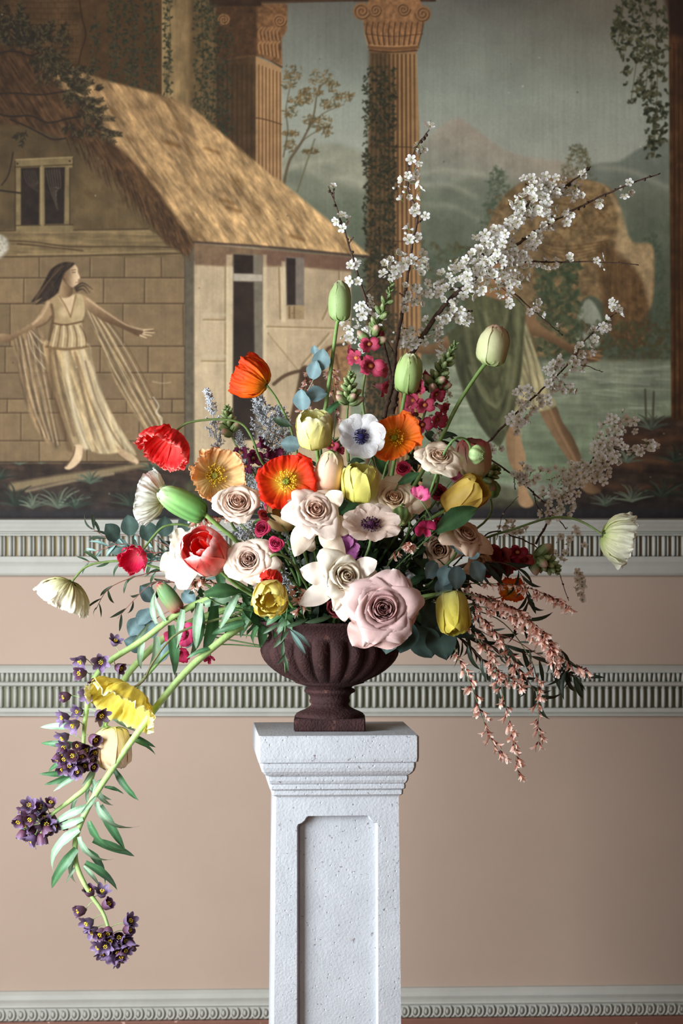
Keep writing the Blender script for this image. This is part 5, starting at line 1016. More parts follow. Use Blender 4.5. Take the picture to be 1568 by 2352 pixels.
# ---- sweet peas
def sweet_pea(px, py, y, d, ax, cols, label, n=2, seed=1, stem=None):
    A = dirv(ax); S = M(d, y)/2; base = at(px, py, y)-A*S*.3; t = thing('sweet_pea', base, label, 'flower'); F = frame(A, seed)
    for i in range(n):
        F2 = F @ Matrix.Translation((R.uniform(-.5, .5)*S*(n > 1), R.uniform(-.5, .5)*S*(n > 1), 0))
        for ph in (0, .9, -.9): put_petal('petal', t, PETAL, F2, ph+i, prof=[(.05, 0), (.3, .3), (.7, .6), (1.0, .55)], width=[.1, .4, .62, .5], cup=[.4, .6, .9, .9], size=S*.95, seed=seed*7+i+int(ph*5), nt=10, ns=11, rnd=.2, ruf=.14, rf=2.2, frill=.1, cols=cols, streak=.08)
        for ph in (2.8, 3.5): put_petal('wing_petal', t, PETAL, F2, ph+i, prof=[(.05, 0), (.14, .4), (.3, .8), (.42, .95)], width=[.1, .26, .3, .2], cup=[.3]*4, size=S*.9, seed=seed*9+i, nt=8, ns=7, rnd=.3, ruf=.06, cols=cols[::-1], streak=.06)
    add_stem(t, base, A, stem, .0012, .0016, (120, 156, 100), (96, 130, 80))
SPK = ((246, 190, 210), (236, 110, 160), (226, 84, 144))
sweet_pea(962, 1142, -.20, 58, (-.2, .5, .8), SPK, 'bright pink sweet pea in front of the cream rose', 1, 1, [(980, 1172, -.19), (990, 1205, -.17), (960, 1260, -.1)])
sweet_pea(978, 1218, -.17, 60, (.1, -.3, .8), ((226, 110, 150), (206, 60, 110), (190, 40, 96)), 'magenta sweet pea under the bright pink one', 1, 2)
sweet_pea(800, 1252, -.15, 84, (0, .2, .8), ((190, 130, 170), (160, 90, 146), (146, 74, 130)), 'mauve purple sweet pea below the blush anemone', 2, 3)
sweet_pea(822, 1284, -.12, 56, (.2, -.2, .8), ((170, 100, 140), (140, 70, 120), (126, 60, 110)), 'darker purple sweet pea above the ivory rose', 1, 4)
sweet_pea(418, 1452, -.03, 66, (-.3, .1, .8), ((246, 170, 190), (226, 80, 130), (206, 46, 104)), 'pink sweet pea at lower left behind the green stems', 2, 5)
sweet_pea(414, 1500, -.02, 54, (-.2, -.5, .7), ((226, 70, 120), (190, 36, 84), (176, 30, 76)), 'deep magenta sweet pea hanging lowest at left', 1, 6)
sweet_pea(1040, 1100, -.03, 46, (.2, .3, .8), ((226, 160, 186), (206, 110, 150), (190, 90, 130)), 'pale pink sweet pea beside the amber tulip', 1, 7)
sweet_pea(482, 1515, -.01, 34, (-.2, -.5, .7), ((176, 40, 84), (150, 30, 66), (140, 26, 60)), 'small wine red sweet pea below the left stems', 1, 8)
sweet_pea(640, 1050, .0, 50, (0, .5, .7), ((170, 90, 120), (130, 46, 84), (110, 36, 70)), 'plum coloured sweet pea behind the peach and red poppies', 1, 9)
# ---- snapdragons
def snapdragon(path, florets, buds, label, kind, fs=1.0, stem_col=(130, 156, 96)):
    P = [at(*q) for q in path]; base = P[-1]; t = thing('snapdragon', base, label, 'flower'); b = MB(); C = [Vector(p)-base for p in cat(P, 6)]
    b.tube(C, list(np.linspace(.0012, .0030, len(C))), lin(stem_col), 7); b.obj('stem', STEM, t)
    ax = (P[0]-P[1]).normalized(); CC = [Vector(c) for c in C]
    def on(f): i = min(int(f*(len(CC)-1)), len(CC)-2); return CC[i], (CC[i]-CC[i+1]).normalized()
    for k in range(buds[0]):
        f = buds[1]+(buds[2]-buds[1])*k/buds[0]; c, ta = on(f); a = k*2.4; u = ta.orthogonal().normalized(); v = ta.cross(u); o = (u*math.cos(a)+v*math.sin(a)); s = .55+1.0*(k/buds[0])
        d = (o*.75+ta*(.9-.5*k/buds[0])).normalized(); put('closed_bud', SBUD[2 if k < buds[0]*.3 else (0 if k < buds[0]*.8 else 1)], t, Matrix.Translation(c+o*.0015) @ frame(d) @ Matrix.Scale(s*buds[3], 4))
    for k, (px, py, y, dx, s) in enumerate(florets):
        c = at(px, py, y)-base; i = min(range(len(CC)), key=lambda j: (CC[j]-c).length); o = (c-CC[i]); o = o if o.length > .004 else Vector((dx*.01, -.01, 0)); d = (o.normalized()+Vector((dx*.4, -.35, -.15))).normalized()
        put('floret', SNAP[kind][k % len(SNAP[kind])], t, Matrix.Translation(c-d*.012*s) @ frame(d, R.uniform(-.4, .4)) @ Matrix.Scale(s*fs*1.15, 4))
snapdragon([(900, 652, 0), (888, 690, 0), (868, 740, 0), (848, 800, 0), (838, 860, 0), (832, 920, 0), (846, 1010, .02)], [(848, 790, -.01, .6, 1), (868, 770, .0, 1, .8), (850, 840, -.03, .2, 1.3), (820, 822, -.02, -1, 1.0), (866, 848, -.01, 1, 1.1), (872, 888, .0, 1, 1.1), (810, 806, 0, -1, .7)], (24, 0, .52, 1.15), 'tall pink snapdragon with green buds at the top centre', 'pink')
snapdragon([(806, 856, -.04), (803, 880, -.04), (800, 920, -.04), (796, 970, -.03), (800, 1060, 0)], [], (32, 0, .60, 1.0), 'green budded snapdragon above the white anemone', 'pink')
snapdragon([(1046, 790, .0), (1024, 830, .0), (1000, 880, .0), (978, 940, .01), (955, 1010, .02), (920, 1100, .03)], [(966, 892, -.02, -1, 1.1), (1000, 905, -.01, 1, .9), (1014, 880, .0, 1, .9), (950, 920, -.02, -1, 1.1), (976, 930, -.03, 0, 1.0), (1012, 935, 0, 1, .9), (1000, 962, -.01, 1, 1.1), (945, 950, 0, -1, 1.0), (970, 975, -.01, 0, 1), (985, 865, 0, 0, .8)], (34, 0, .50, 1.15), 'deep pink snapdragon leaning right beside the parrot tulip', 'pink')
snapdragon([(521, 934, 0), (524, 960, 0), (532, 1000, 0), (552, 1040, 0), (590, 1100, .01), (640, 1200, .02)], [(556, 1040, 0, -.5, .9), (596, 1022, .0, .5, .9), (612, 1046, 0, 1, .9), (580, 1052, -.01, 0, 1), (604, 1074, 0, .5, .9), (566, 1070, 0, -.4, .8)], (26, 0, .42, .95), 'purple snapdragon with green buds behind the peach poppy', 'purple')
snapdragon([(1280, 1312, .02), (1255, 1294, .02), (1222, 1276, .02), (1180, 1266, .02), (1120, 1280, .03), (1000, 1320, .04)], [(1124, 1282, 0, 0, 1.3), (1146, 1272, 0, .3, 1.3), (1168, 1288, .0, .2, 1.2), (1150, 1300, 0, 0, 1.2), (1188, 1268, 0, .4, 1.0), (1204, 1284, 0, .4, .9), (1130, 1306, 0, 0, 1.1)], (26, 0, .42, 1.3), 'dark red snapdragon pointing right above the pink broom', 'red', stem_col=(104, 116, 66))
snapdragon([(1142, 1076, .06), (1118, 1092, .06), (1080, 1110, .06), (1000, 1160, .05)], [], (22, 0, .6, 1.2), 'dark green budded snapdragon tip right of the blush rose', 'red')
snapdragon([(768, 1010, -.02), (766, 1040, -.02), (770, 1100, 0)], [(764, 1022, -.03, 0, .7), (776, 1034, -.03, .5, .6)], (6, 0, .4, .8), 'small pink snapdragon tip between yellow tulip and anemone', 'pink')
# ---- persian lilies with dusky bells
def lily(path, label, bells, leaves, r=(.0046, .0068), zone=None):
    P = [at(*q) for q in path]; base = P[-1]; t = thing('persian_lily', base, label, 'flower'); C = [Vector(p)-base for p in cat(P, 8)]; b = MB(); n = len(C)
    b.tube(C, list(np.linspace(r[0]*.55, r[0], max(2, n//4)))+list(np.linspace(r[0], r[1], n-max(2, n//4))), lin((164, 196, 122)), 9); b.obj('stem', STEM, t)
    for (px, py, y, dx, dy, s) in bells:
        c = at(px, py, y)-base; i = min(range(n), key=lambda j: (C[j]-c).length); d = Vector((dx, -.55, -dy)).normalized() if (dx or dy) else None
        o = c-C[i]
        if d is None: d = (o.normalized()*.8+Vector((R.uniform(-.5, .5), R.uniform(-.8, .1), R.uniform(-1.0, .0)))).normalized()
        root = c-d*.010*s; bl = put('bell_floret', BELL[R.randrange(5)], t, Matrix.Translation(root) @ frame(d, R.uniform(0, 6)) @ Matrix.Scale(s, 4)); put('stamens', BELLST, bl, Matrix.Identity(4))
        bb = MB(); mid = (C[i]+root)/2+Vector((0, 0, .003)); bb.tube(cat([C[i], mid, root], 3), .0008, lin((140, 170, 104)), 4); bb.obj('flower_stalk', STEM, t)
    for (px, py, qx, qy, y, dark) in leaves:
        p = at(px, py, y); q = at(qx, qy, y-.02); lib = LANCED if dark else LANCE; L_ = (q-p).length/.066
        put('leaf', lib[R.randrange(len(lib))], t, leaf_mat(p-base, q-p, (R.uniform(-.3, .3), -.9, .35), R.uniform(-.5, .5), L_))
    return t
def cluster(cx, cy, rx, ry, n, y, seed, s=(.85, 1.1)):
    r = random.Random(seed); out = []; k = 0; tries = 0
    while len(out) < n and tries < 4000:
        tries += 1; a = r.uniform(0, 6.28); q = math.sqrt(r.random()); px, py = cx+rx*q*math.cos(a), cy+ry*q*math.sin(a)
        if all((px-o[0])**2+(py-o[1])**2 > (14*(1 if tries < 2000 else .6))**2 for o in out): out.append((px, py, y+r.uniform(-.035, .03)*(1.1-q), .0, .0, r.uniform(*s)))
    return out
lily([(196, 1770, -.07), (192, 1700, -.07), (200, 1620, -.07), (215, 1560, -.07), (250, 1520, -.06), (330, 1468, -.05), (420, 1402, -.04), (520, 1366, -.03), (620, 1370, 0)], 'persian lily with the longest cluster of dusky purple bells, under the yellow poppy',
     [(186, 1518, -.08, -.5, .6, 1), (232, 1520, -.09, 0, .1, 1.05), (274, 1534, -.08, .8, .3, .9), (186, 1546, -.08, -.6, .1, 1.05), (216, 1568, -.08, -.1, .4, .9), (202, 1594, -.09, -.4, .3, 1.05), (150, 1600, -.07, -.9, .2, .95), (264, 1474, -.06, .4, -.8, .85), (230, 1642, -.10, .5, .3, 1.05), (146, 1648, -.07, -.9, .1, 1), (180, 1634, -.07, -.5, .1, .9), (170, 1665, -.09, -.6, .4, 1.05), (146, 1694, -.07, -.8, .5, 1.0), (216, 1698, -.10, .5, .2, 1.1)]+cluster(178, 1742, 46, 38, 17, -.09, 3),
     [(172, 1668, 86, 1666, -.05, 0), (170, 1710, 92, 1706, -.04, 1), (164, 1740, 104, 1762, -.05, 1), (160, 1776, 92, 1779, -.05, 1), (176, 1780, 104, 1804, -.04, 1), (176, 1784, 120, 1812, -.05, 0), (220, 1760, 190, 1806, -.06, 0), (250, 1640, 308, 1678, -.03, 0), (280, 1690, 354, 1703, -.03, 1), (330, 1462, 308, 1540, -.05, 0), (360, 1432, 328, 1372, -.05, 0), (300, 1490, 340, 1440, -.03, 0), (380, 1426, 344, 1378, -.05, 0), (420, 1400, 404, 1490, -.06, 0), (455, 1385, 470, 1520, -.08, 1), (460, 1385, 440, 1500, -.09, 0), (490, 1375, 496, 1530, -.06, 1), (358, 1462, 374, 1570, -.07, 0), (392, 1436, 412, 1556, -.06, 1), (500, 1372, 560, 1336, -.08, 1), (470, 1388, 590, 1350, -.06, 0), (545, 1366, 500, 1450, -.1, 0)])
lily([(96, 1892, -.06), (130, 1862, -.06), (170, 1832, -.055), (204, 1800, -.05), (222, 1740, -.03), (248, 1640, -.02), (300, 1540, -.02), (400, 1450, -.01), (520, 1400, 0), (600, 1400, 0)], 'persian lily ending in a round dark purple cluster at the far lower left',
     cluster(84, 1890, 46, 40, 19, -.06, 5)+[(116, 1846, -.07, .2, -.8, .9), (68, 1850, -.08, -.1, -.2, 1.0), (142, 1894, -.05, .9, .1, .95)],
     [(205, 1802, 186, 1848, -.04, 0), (200, 1806, 240, 1840, -.03, 0), (180, 1822, 150, 1870, -.04, 0), (214, 1790, 232, 1870, -.05, 0)])
lily([(256, 2160, -.07), (238, 2100, -.07), (205, 2050, -.07), (180, 2000, -.07), (172, 1960, -.07), (178, 1910, -.075), (210, 1840, -.08), (262, 1760, -.085), (318, 1680, -.09), (368, 1612, -.09), (440, 1530, -.08), (530, 1455, -.06), (612, 1405, -.02)], 'persian lily with the lowest hanging cluster of purple bells',
     [(206, 2048, -.07, -.2, -.9, 1), (234, 2050, -.07, .2, -.9, 1), (246, 2078, -.07, .8, -.6, 1.05), (184, 2092, -.08, -.9, .1, 1.05), (202, 2120, -.08, -.6, .3, 1.05), (214, 2140, -.08, -.5, .5, 1), (296, 2116, -.07, .8, -.4, 1.05), (294, 2136, -.07, .9, -.1, 1), (284, 2160, -.08, .8, .1, 1), (232, 2144, -.09, -.3, .4, 1.05), (248, 2140, -.09, 0, .5, 1)]+cluster(264, 2176, 36, 30, 16, -.08, 7),
     [(200, 1852, 108, 1890, -.08, 0), (190, 1880, 102, 1914, -.085, 0), (182, 1906, 60, 1968, -.09, 0), (176, 1950, 96, 2042, -.08, 1), (172, 1962, 136, 2026, -.07, 0), (222, 1842, 244, 1948, -.10, 0), (230, 1850, 282, 1952, -.06, 1), (206, 1886, 232, 1990, -.11, 1), (182, 1922, 200, 2010, -.10, 0), (190, 1948, 268, 1992, -.06, 1), (196, 1982, 280, 2020, -.08, 1), (192, 1990, 228, 2024, -.08, 0), (214, 1930, 308, 1960, -.05, 1), (262, 1766, 308, 1842, -.06, 1), (240, 1808, 276, 1808, -.05, 1), (236, 1790, 200, 1800, -.06, 0), (176, 1990, 154, 2014, -.07, 0), (220, 1830, 186, 1872, -.1, 0), (560, 1430, 480, 1452, -.07, 1), (480, 1490, 430, 1500, -.08, 1), (300, 1700, 350, 1702, -.07, 1)], (.0048, .0070))
# ---- eucalyptus
def leafy(path, leaves, lib, label, name='eucalyptus_sprig', r=.0010, col=(150, 110, 96), group=None, cat_='foliage', up=(0, -.9, .3)):
    P = [at(*q) for q in path]; base = P[0]; t = thing(name, base, label, cat_, group); C = [Vector(p)-base for p in cat(P, 6)]; b = MB(); b.tube(C, list(np.linspace(r*1.5, r*.5, len(C))), lin(col), 5); b.obj('stem', STEM, t)
    for (px, py, y, dx, dy, s) in leaves:
        d = Vector((dx, R.uniform(-.5, .1), -dy)); m = lib[R.randrange(len(lib))]
        c = at(px, py, y)-base; i = min(range(len(C)), key=lambda j: (C[j]-c).length)
        put('leaf', m, t, leaf_mat(c, d, (R.uniform(-.3, .3)+up[0], up[1], up[2]+R.uniform(-.3, .3)), R.uniform(-.3, .3), s))
    return t
leafy([(735, 1040, .02), (700, 930, 0), (720, 870, -.01), (735, 812, -.02)], [(725, 815, -.03, -.15, -.6, .5), (735, 850, -.03, .12, -1, 1.1), (716, 870, -.03, .25, -1, .95), (702, 908, -.04, 1, -.15, 1.1), (695, 942, -.04, -.1, -1, 1.1), (688, 1022, -.05, -.9, -.1, 1.0), (700, 1020, -.05, .8, .1, .7)], ROUND, 'blue-green eucalyptus sprig at top left of the pale yellow tulip', col=(170, 180, 160))
leafy([(660, 1010, 0), (620, 990, -.02)], [(668, 978, -.05, -1, -.45, 1.0)], DARK, 'single dark narrow eucalyptus leaf left of the pale yellow tulip')
leafy([(480, 1290, .03), (400, 1260, .02), (320, 1230, .01), (250, 1230, 0)], [(270, 1240, 0, -.4, -.6, .95), (290, 1245, .0, -.5, .3, .9), (300, 1230, .0, -.1, -1, .95), (346, 1242, .0, -.2, -.9, 1.0), (376, 1232, 0, .1, -1, .95), (398, 1262, .01, -.4, .8, 1.0), (330, 1262, .02, .2, .9, .8), (410, 1220, .02, .6, -.6, .9)], ROUNDD, 'dark blue-green eucalyptus sprig behind the poppy stem at left')
leafy([(560, 1400, .05), (440, 1390, .04), (360, 1420, .04), (310, 1480, .04)], [(350, 1380, .04, -.6, -.8, 1), (346, 1400, .04, -.5, .6, 1.1), (322, 1420, .03, -.4, .7, 1.1), (366, 1440, .03, -.8, .2, 1.1), (330, 1486, .03, -.8, -.3, 1.1), (382, 1470, .04, -.3, .9, 1.2), (440, 1440, .04, -.2, .9, 1.1), (420, 1360, .04, .5, .4, .9)], ROUND, 'pale blue-green eucalyptus sprig hanging at lower left')
leafy([(960, 1330, .0), (1020, 1310, -.04), (1080, 1290, -.08)], [(1076, 1270, -.14, -.7, -.8, 1.0), (1048, 1300, -.14, .0, 1.0, 1.15), (1084, 1290, -.15, .5, .9, 1.15), (1050, 1262, -.13, -.2, -.9, .9), (1076, 1280, -.14, .8, -.6, .7), (1030, 1300, -.12, -.3, .9, 1.1), (1010, 1330, -.12, .3, .9, 1.1), (1000, 1290, -.11, -.4, .8, 1.0)], ROUND, 'blue-grey eucalyptus sprig at right below the blush rose', col=(170, 120, 110))
leafy([(900, 1400, 0), (950, 1440, -.04), (1000, 1450, -.05)], [(940, 1430, -.10, -.3, .9, 1.45), (960, 1440, -.09, .4, .9, 1.6), (1000, 1440, -.08, .3, .8, 1.6), (1020, 1400, -.06, .9, .4, 1.4), (960, 1390, -.08, .6, .5, 1.5), (910, 1440, -.12, -.4, .9, 1.3), (1040, 1420, -.04, .8, .7, 1.3)], ROUNDD, 'very dark rounded leaves under the right rim of the urn', name='galax_leaves', cat_='foliage')
def willow(path, label, n, lib, s=1.0, droop=.6, group=None, side=1, col=(140, 84, 74)):
    P = [at(*q) for q in path]; base = P[0]; t = thing('willow_eucalyptus', base, label, 'foliage', group); C = [Vector(p)-base for p in cat(P, 6)]; b = MB(); b.tube(C, list(np.linspace(.0012, .0005, len(C))), lin(col), 5); b.obj('stem', STEM, t)
    for k in range(n):
        f = .12+.88*k/(n-1); i = min(int(f*(len(C)-1)), len(C)-2); ta = (C[i+1]-C[i]).normalized(); sd = -1 if k % 2 else 1; pr = Vector((-ta.z, 0, ta.x))*sd
        d = (ta*R.uniform(.5, 1)+pr*R.uniform(.3, .8)+Vector((0, R.uniform(-.4, .4), -droop*R.uniform(.3, 1)))).normalized(); put('leaf', lib[R.randrange(len(lib))], t, leaf_mat(C[i], d, (0, -1, .2), R.uniform(-1, 1), s*R.uniform(.75, 1.15)))
    return t
willow([(560, 1330, .04), (440, 1290, .02), (330, 1290, 0), (190, 1290, -.01)], 'narrow-leaved eucalyptus twig reaching left above the cream poppy', 22, WILLOW, 1.0, .0)
willow([(560, 1300, .04), (420, 1270, .02), (300, 1265, 0), (206, 1210, 0)], 'narrow-leaved eucalyptus twig rising left toward the dado moulding', 20, WILLOWD, 1.0, -.4)
willow([(540, 1330, .03), (420, 1300, .02), (300, 1250, .0), (214, 1268, 0)], 'bluish narrow-leaved twig behind the pink poppy bud', 16, WILLOWB, 1.0, -.2)
willow([(520, 1340, .03), (420, 1340, .02), (350, 1340, 0), (270, 1420, 0)], 'reddish twig with few narrow leaves dropping at left', 13, WILLOWD, .95, .8)
willow([(520, 1320, .03), (380, 1310, .02), (260, 1345, 0), (220, 1400, 0)], 'thin twig of narrow leaves right of the cream poppy', 12, WILLOW, .95, .5)
for k, (p, lb) in enumerate((([(900, 1350, .02), (1010, 1320, .0), (1110, 1290, -.03), (1190, 1310, -.03), (1214, 1390, -.03)], 'dark narrow-leaved branch arching right, uppermost of the drooping branches'), ([(900, 1380, .02), (1060, 1370, .0), (1200, 1420, -.02), (1290, 1500, -.02), (1300, 1540, -.02)], 'dark narrow-leaved branch drooping far right beside the mantel rail'), ([(900, 1400, .02), (1040, 1420, 0), (1160, 1480, -.02), (1270, 1530, -.02), (1330, 1556, -.02)], 'dark narrow-leaved branch with the farthest right tip'), ([(900, 1400, .02), (1020, 1440, 0), (1120, 1480, -.02), (1190, 1540, -.02), (1240, 1600, -.02)], 'dark narrow-leaved branch drooping steeply over the reeded rail'), ([(880, 1400, .02), (980, 1430, 0), (1060, 1470, -.02), (1140, 1550, -.02)], 'dark narrow-leaved branch nearest the urn on the right'))):
    willow(p, lb, 24, WILLOWD, 1.25, .9, col=(104, 70, 56))
willow([(1100, 1440, -.02), (1180, 1470, -.04), (1230, 1500, -.04), (1280, 1530, -.04)], 'pale blue narrow leaves among the dark drooping branches at right', 7, WILLOWB, .9, .3)
# ---- silver foliage
def silver(path, w, label, n, seed=1, leanw=1.0):
    r = random.Random(seed); P = [at(*q) for q in path]; base = P[-1]; t = thing('silver_bush_sprig', base, label, 'foliage'); C = [Vector(p)-base for p in cat(P, 6)]; b = MB(); b.tube(C, list(np.linspace(.0006, .0016, len(C))), lin((170, 176, 180)), 5); b.obj('stem', STEM, t); b = MB()
    for k in range(n):
        f = r.random(); i = min(int(f*(len(C)-1)), len(C)-2); ta = (C[i]-C[i+1]).normalized(); wd = M(w, P[0].y)*(.25+.75*min(1, f*1.6)); a = r.uniform(0, 6.28); u = ta.orthogonal().normalized(); v = ta.cross(u); o = u*math.cos(a)+v*math.sin(a)
        e = C[i]+o*wd*r.uniform(.3, 1)+ta*wd*.6; b.tube([C[i], C[i]*.45+e*.55, e], .00035, lin((150, 158, 162)), 3, cap=False)
        for q in range(9):
            dd = Vector((r.gauss(0, 1), r.gauss(0, 1), r.gauss(0, 1)+.5)).normalized(); ln = r.uniform(.0030, .0052); c = e+dd*ln*.5-(e-C[i])*r.choice((0, .0, .3, .5)); g = r.uniform(.75, 1.1)
            b.blob(c, (.00105, .00105, ln*.55), np.clip(lin((206, 212, 218))*g, 0, 1), 5, 3, mat=dd.to_track_quat('Z', 'Y').to_matrix())
    o = b.obj('silver_leaves', BLUELEAF, t); o['kind'] = 'stuff'; return t
silver([(476, 898, .0), (484, 930, 0), (492, 970, 0), (500, 1020, 0), (520, 1080, .01)], 22, 'silver grey sprig standing against the painted wall at left', 90, 1)
silver([(592, 920, .01), (606, 960, .01), (620, 1010, .01), (640, 1080, .02)], 40, 'widest silver grey sprig below the upper orange poppy', 190, 2)
silver([(640, 940, .02), (650, 980, .02), (650, 1040, .02), (660, 1100, .02)], 36, 'silver grey sprig between orange poppy stem and eucalyptus', 150, 3)
silver([(575, 825, .02), (590, 880, .02), (610, 930, .02)], 6, 'silver tip peeping above the upper orange poppy', 16, 4)
silver([(545, 985, .0), (555, 1020, 0), (575, 1080, 0), (600, 1140, .02)], 26, 'silver grey sprig behind the peach poppy', 80, 5)
silver([(540, 1228, -.1), (570, 1222, -.1), (600, 1210, -.08), (640, 1230, -.05)], 30, 'silver grey tuft between the two blush roses at left', 90, 6)
silver([(596, 1118, -.08), (604, 1150, -.08), (620, 1230, -.06)], 16, 'silver grey sprig between blush rose and red poppy', 60, 7)
silver([(632, 1290, -.12), (650, 1330, -.12), (680, 1370, -.08)], 22, 'silver green sprig behind the yellow freesia', 80, 8)
silver([(648, 1190, -.08), (660, 1240, -.08), (690, 1310, -.05)], 14, 'silver sprig left of the pointed blush rose', 50, 9)
# ---- pink broom (small pea flowers)
def broom(path, label, n, seed, f0=.3, s=1.0, spread=.006, col=(104, 120, 80), yj=.0):
    r = random.Random(seed); P = [at(*q) for q in path]; base = P[0]; t = thing('pink_broom_spray', base, label, 'flower', ); C = [Vector(p)-base for p in cat(P, 6)]; b = MB(); b.tube(C, list(np.linspace(.0012, .0005, len(C))), lin(col), 5); b.obj('stem', STEM, t)
    for k in range(n):
        f = f0+(1-f0)*(k+.5)/n; x = f*(len(C)-1); i = min(int(x), len(C)-2); c = C[i].lerp(C[i+1], x-i); ta = (C[i+1]-C[i]).normalized()
        for q in range(r.choice((1, 2, 2))):
            o = Vector((r.uniform(-1, 1), r.uniform(-1, .6), r.uniform(-.5, .5))).normalized(); d = (o*.9+Vector((0, 0, -.8))+ta*.2).normalized()
            put('pea_floret', GEN[r.randrange(4)], t, Matrix.Translation(c+o*spread*r.uniform(.4, 1)) @ frame(d, r.uniform(0, 6)) @ Matrix.Scale(s*r.uniform(.8, 1.15), 4))
BR = [([(960, 1390, -.04), (1030, 1440, -.06), (1050, 1510, -.07), (1080, 1570, -.07), (1105, 1640, -.07), (1122, 1690, -.07), (1155, 1742, -.07)], 'pink broom spray hanging down, left of the two longest', 17, .3),
      ([(980, 1380, -.03), (1080, 1450, -.06), (1130, 1520, -.07), (1158, 1610, -.07), (1178, 1700, -.07), (1190, 1788, -.07)], 'pink broom spray hanging the lowest of all', 22, .25),
      ([(1000, 1380, -.03), (1140, 1420, -.04), (1210, 1500, -.05), (1232, 1560, -.05), (1235, 1640, -.05), (1238, 1712, -.05)], 'sparse pink broom spray hanging to the right of the longest one', 12, .45),
      ([(960, 1360, -.02), (1100, 1370, -.05), (1200, 1440, -.06), (1290, 1510, -.06), (1350, 1540, -.06)], 'pink broom spray reaching the farthest right', 26, .2),
      ([(960, 1340, -.02), (1080, 1340, -.04), (1190, 1345, -.05), (1260, 1370, -.05), (1312, 1398, -.05)], 'pink broom spray stretching level to the right, uppermost', 20, .2),
      ([(960, 1350, -.04), (1100, 1370, -.08), (1180, 1400, -.10), (1240, 1450, -.10), (1268, 1500, -.10)], 'dense pale pink broom spray in the light at right', 30, .25),
      ([(980, 1380, -.03), (1080, 1390, -.07), (1170, 1410, -.08), (1250, 1460, -.08), (1275, 1540, -.08)], 'second pale pink broom spray crossing the dense one', 22, .25),
      ([(980, 1390, -.03), (1090, 1410, -.06), (1150, 1470, -.06), (1200, 1560, -.06)], 'peach broom spray over the dark narrow leaves', 22, .2),
      ([(960, 1390, -.03), (1040, 1420, -.05), (1110, 1480, -.06), (1140, 1540, -.06), (1200, 1580, -.06)], 'peach broom spray in shadow beside the urn', 22, .2),
      ([(980, 1370, .0), (1060, 1360, -.02), (1140, 1380, -.03), (1200, 1410, -.03)], 'brownish broom spray behind the hanging yellow tulip', 26, .1)]
for k, (p, lb, n, f0) in enumerate(BR): broom(p, lb, n, k, f0)
broom([(880, 1330, -.1), (900, 1275, -.16), (930, 1252, -.18), (944, 1248, -.18)], 'tiny peach broom sprig above the ivory rose', 10, 21, .4)
broom([(700, 1420, -.16), (690, 1390, -.2), (684, 1350, -.21)], 'tiny peach broom sprig right of the yellow freesia', 8, 22, .3)
broom([(600, 1370, -.04), (520, 1355, -.08), (470, 1330, -.1), (440, 1340, -.1)], 'sparse broom sprig under the red and pink tulip', 9, 23, .3)
broom([(700, 990, 0), (700, 900, .0), (715, 850, 0)], 'thin broom sprig behind the blue eucalyptus leaves', 12, 24, .2, .8)
broom([(640, 1200, -.04), (580, 1180, -.05), (490, 1190, -.06), (440, 1195, -.06)], 'fine broom sprig below the peach poppy', 10, 25, .5)
broom([(760, 1060, .02), (770, 960, .02), (764, 880, .02), (762, 850, .02)], 'fine broom sprig beside the tall green tulip stem', 9, 26, .3, .8)
# ---- blossom branches
def branch(paths, clusters, label, seed, r=(.0034, .0008), bs=.82, singles=0, pale=False):
    rr = random.Random(seed); main = [at(*q) for q in paths[0]]; base = main[0]; t = thing('blossom_branch', base, label, 'blossom branch'); allp = []
    for k, p in enumerate(paths):
        C = cat([at(*q)-base for q in p], 7); C = [Vector(c)+Vector((rr.uniform(-1, 1), 0, rr.uniform(-1, 1)))*.0009 for c in C]; b = MB(); a = r[0] if k == 0 else r[0]*.42
        b.tube(C, list(np.linspace(a, r[1] if k == 0 else r[1]*.7, len(C))), lin((84, 66, 56)), 6)
        for q in range(len(C)//3):
            c = C[rr.randrange(len(C))]; b.blob(c+Vector((rr.uniform(-1, 1), rr.uniform(-1, 1), rr.uniform(-1, 1)))*a*.7, a*.7+.0004, lin((74, 58, 50)), 5, 4)
        b.obj('branch' if k == 0 else 'twig', BARK, t); allp += C
    def put_b(px, py, y):
        c = at(px, py, y)-base; q = min(allp, key=lambda v: (v-c).length_squared); d = (c-q); d = (d.normalized() if d.length > .003 else Vector((0, 0, 1)))*.6+Vector((rr.uniform(-.6, .6), rr.uniform(-1.1, .1), rr.uniform(-.6, .7)))
        bud = rr.random() < .14; put('bud' if bud else 'blossom', BUD if bud else BLOS[rr.randrange(7)], t, Matrix.Translation(c) @ frame(d.normalized(), rr.uniform(0, 6)) @ Matrix.Scale(bs*rr.uniform(.75, 1.12), 4))
    for (px, py, y, sx, sy, n) in clusters:
        pts = []
        for _ in range(n):
            best = None
            for _2 in range(8):
                c = (px+rr.gauss(0, sx*.55), py+rr.gauss(0, sy*.55)); dm = min([abs(c[0]-a)+abs(c[1]-b_) for a, b_ in pts] or [99])
                if best is None or dm > best[0]: best = (dm, c)
            pts.append(best[1]); put_b(best[1][0], best[1][1], y+rr.uniform(-.02, .015))
    return t
Y = .06
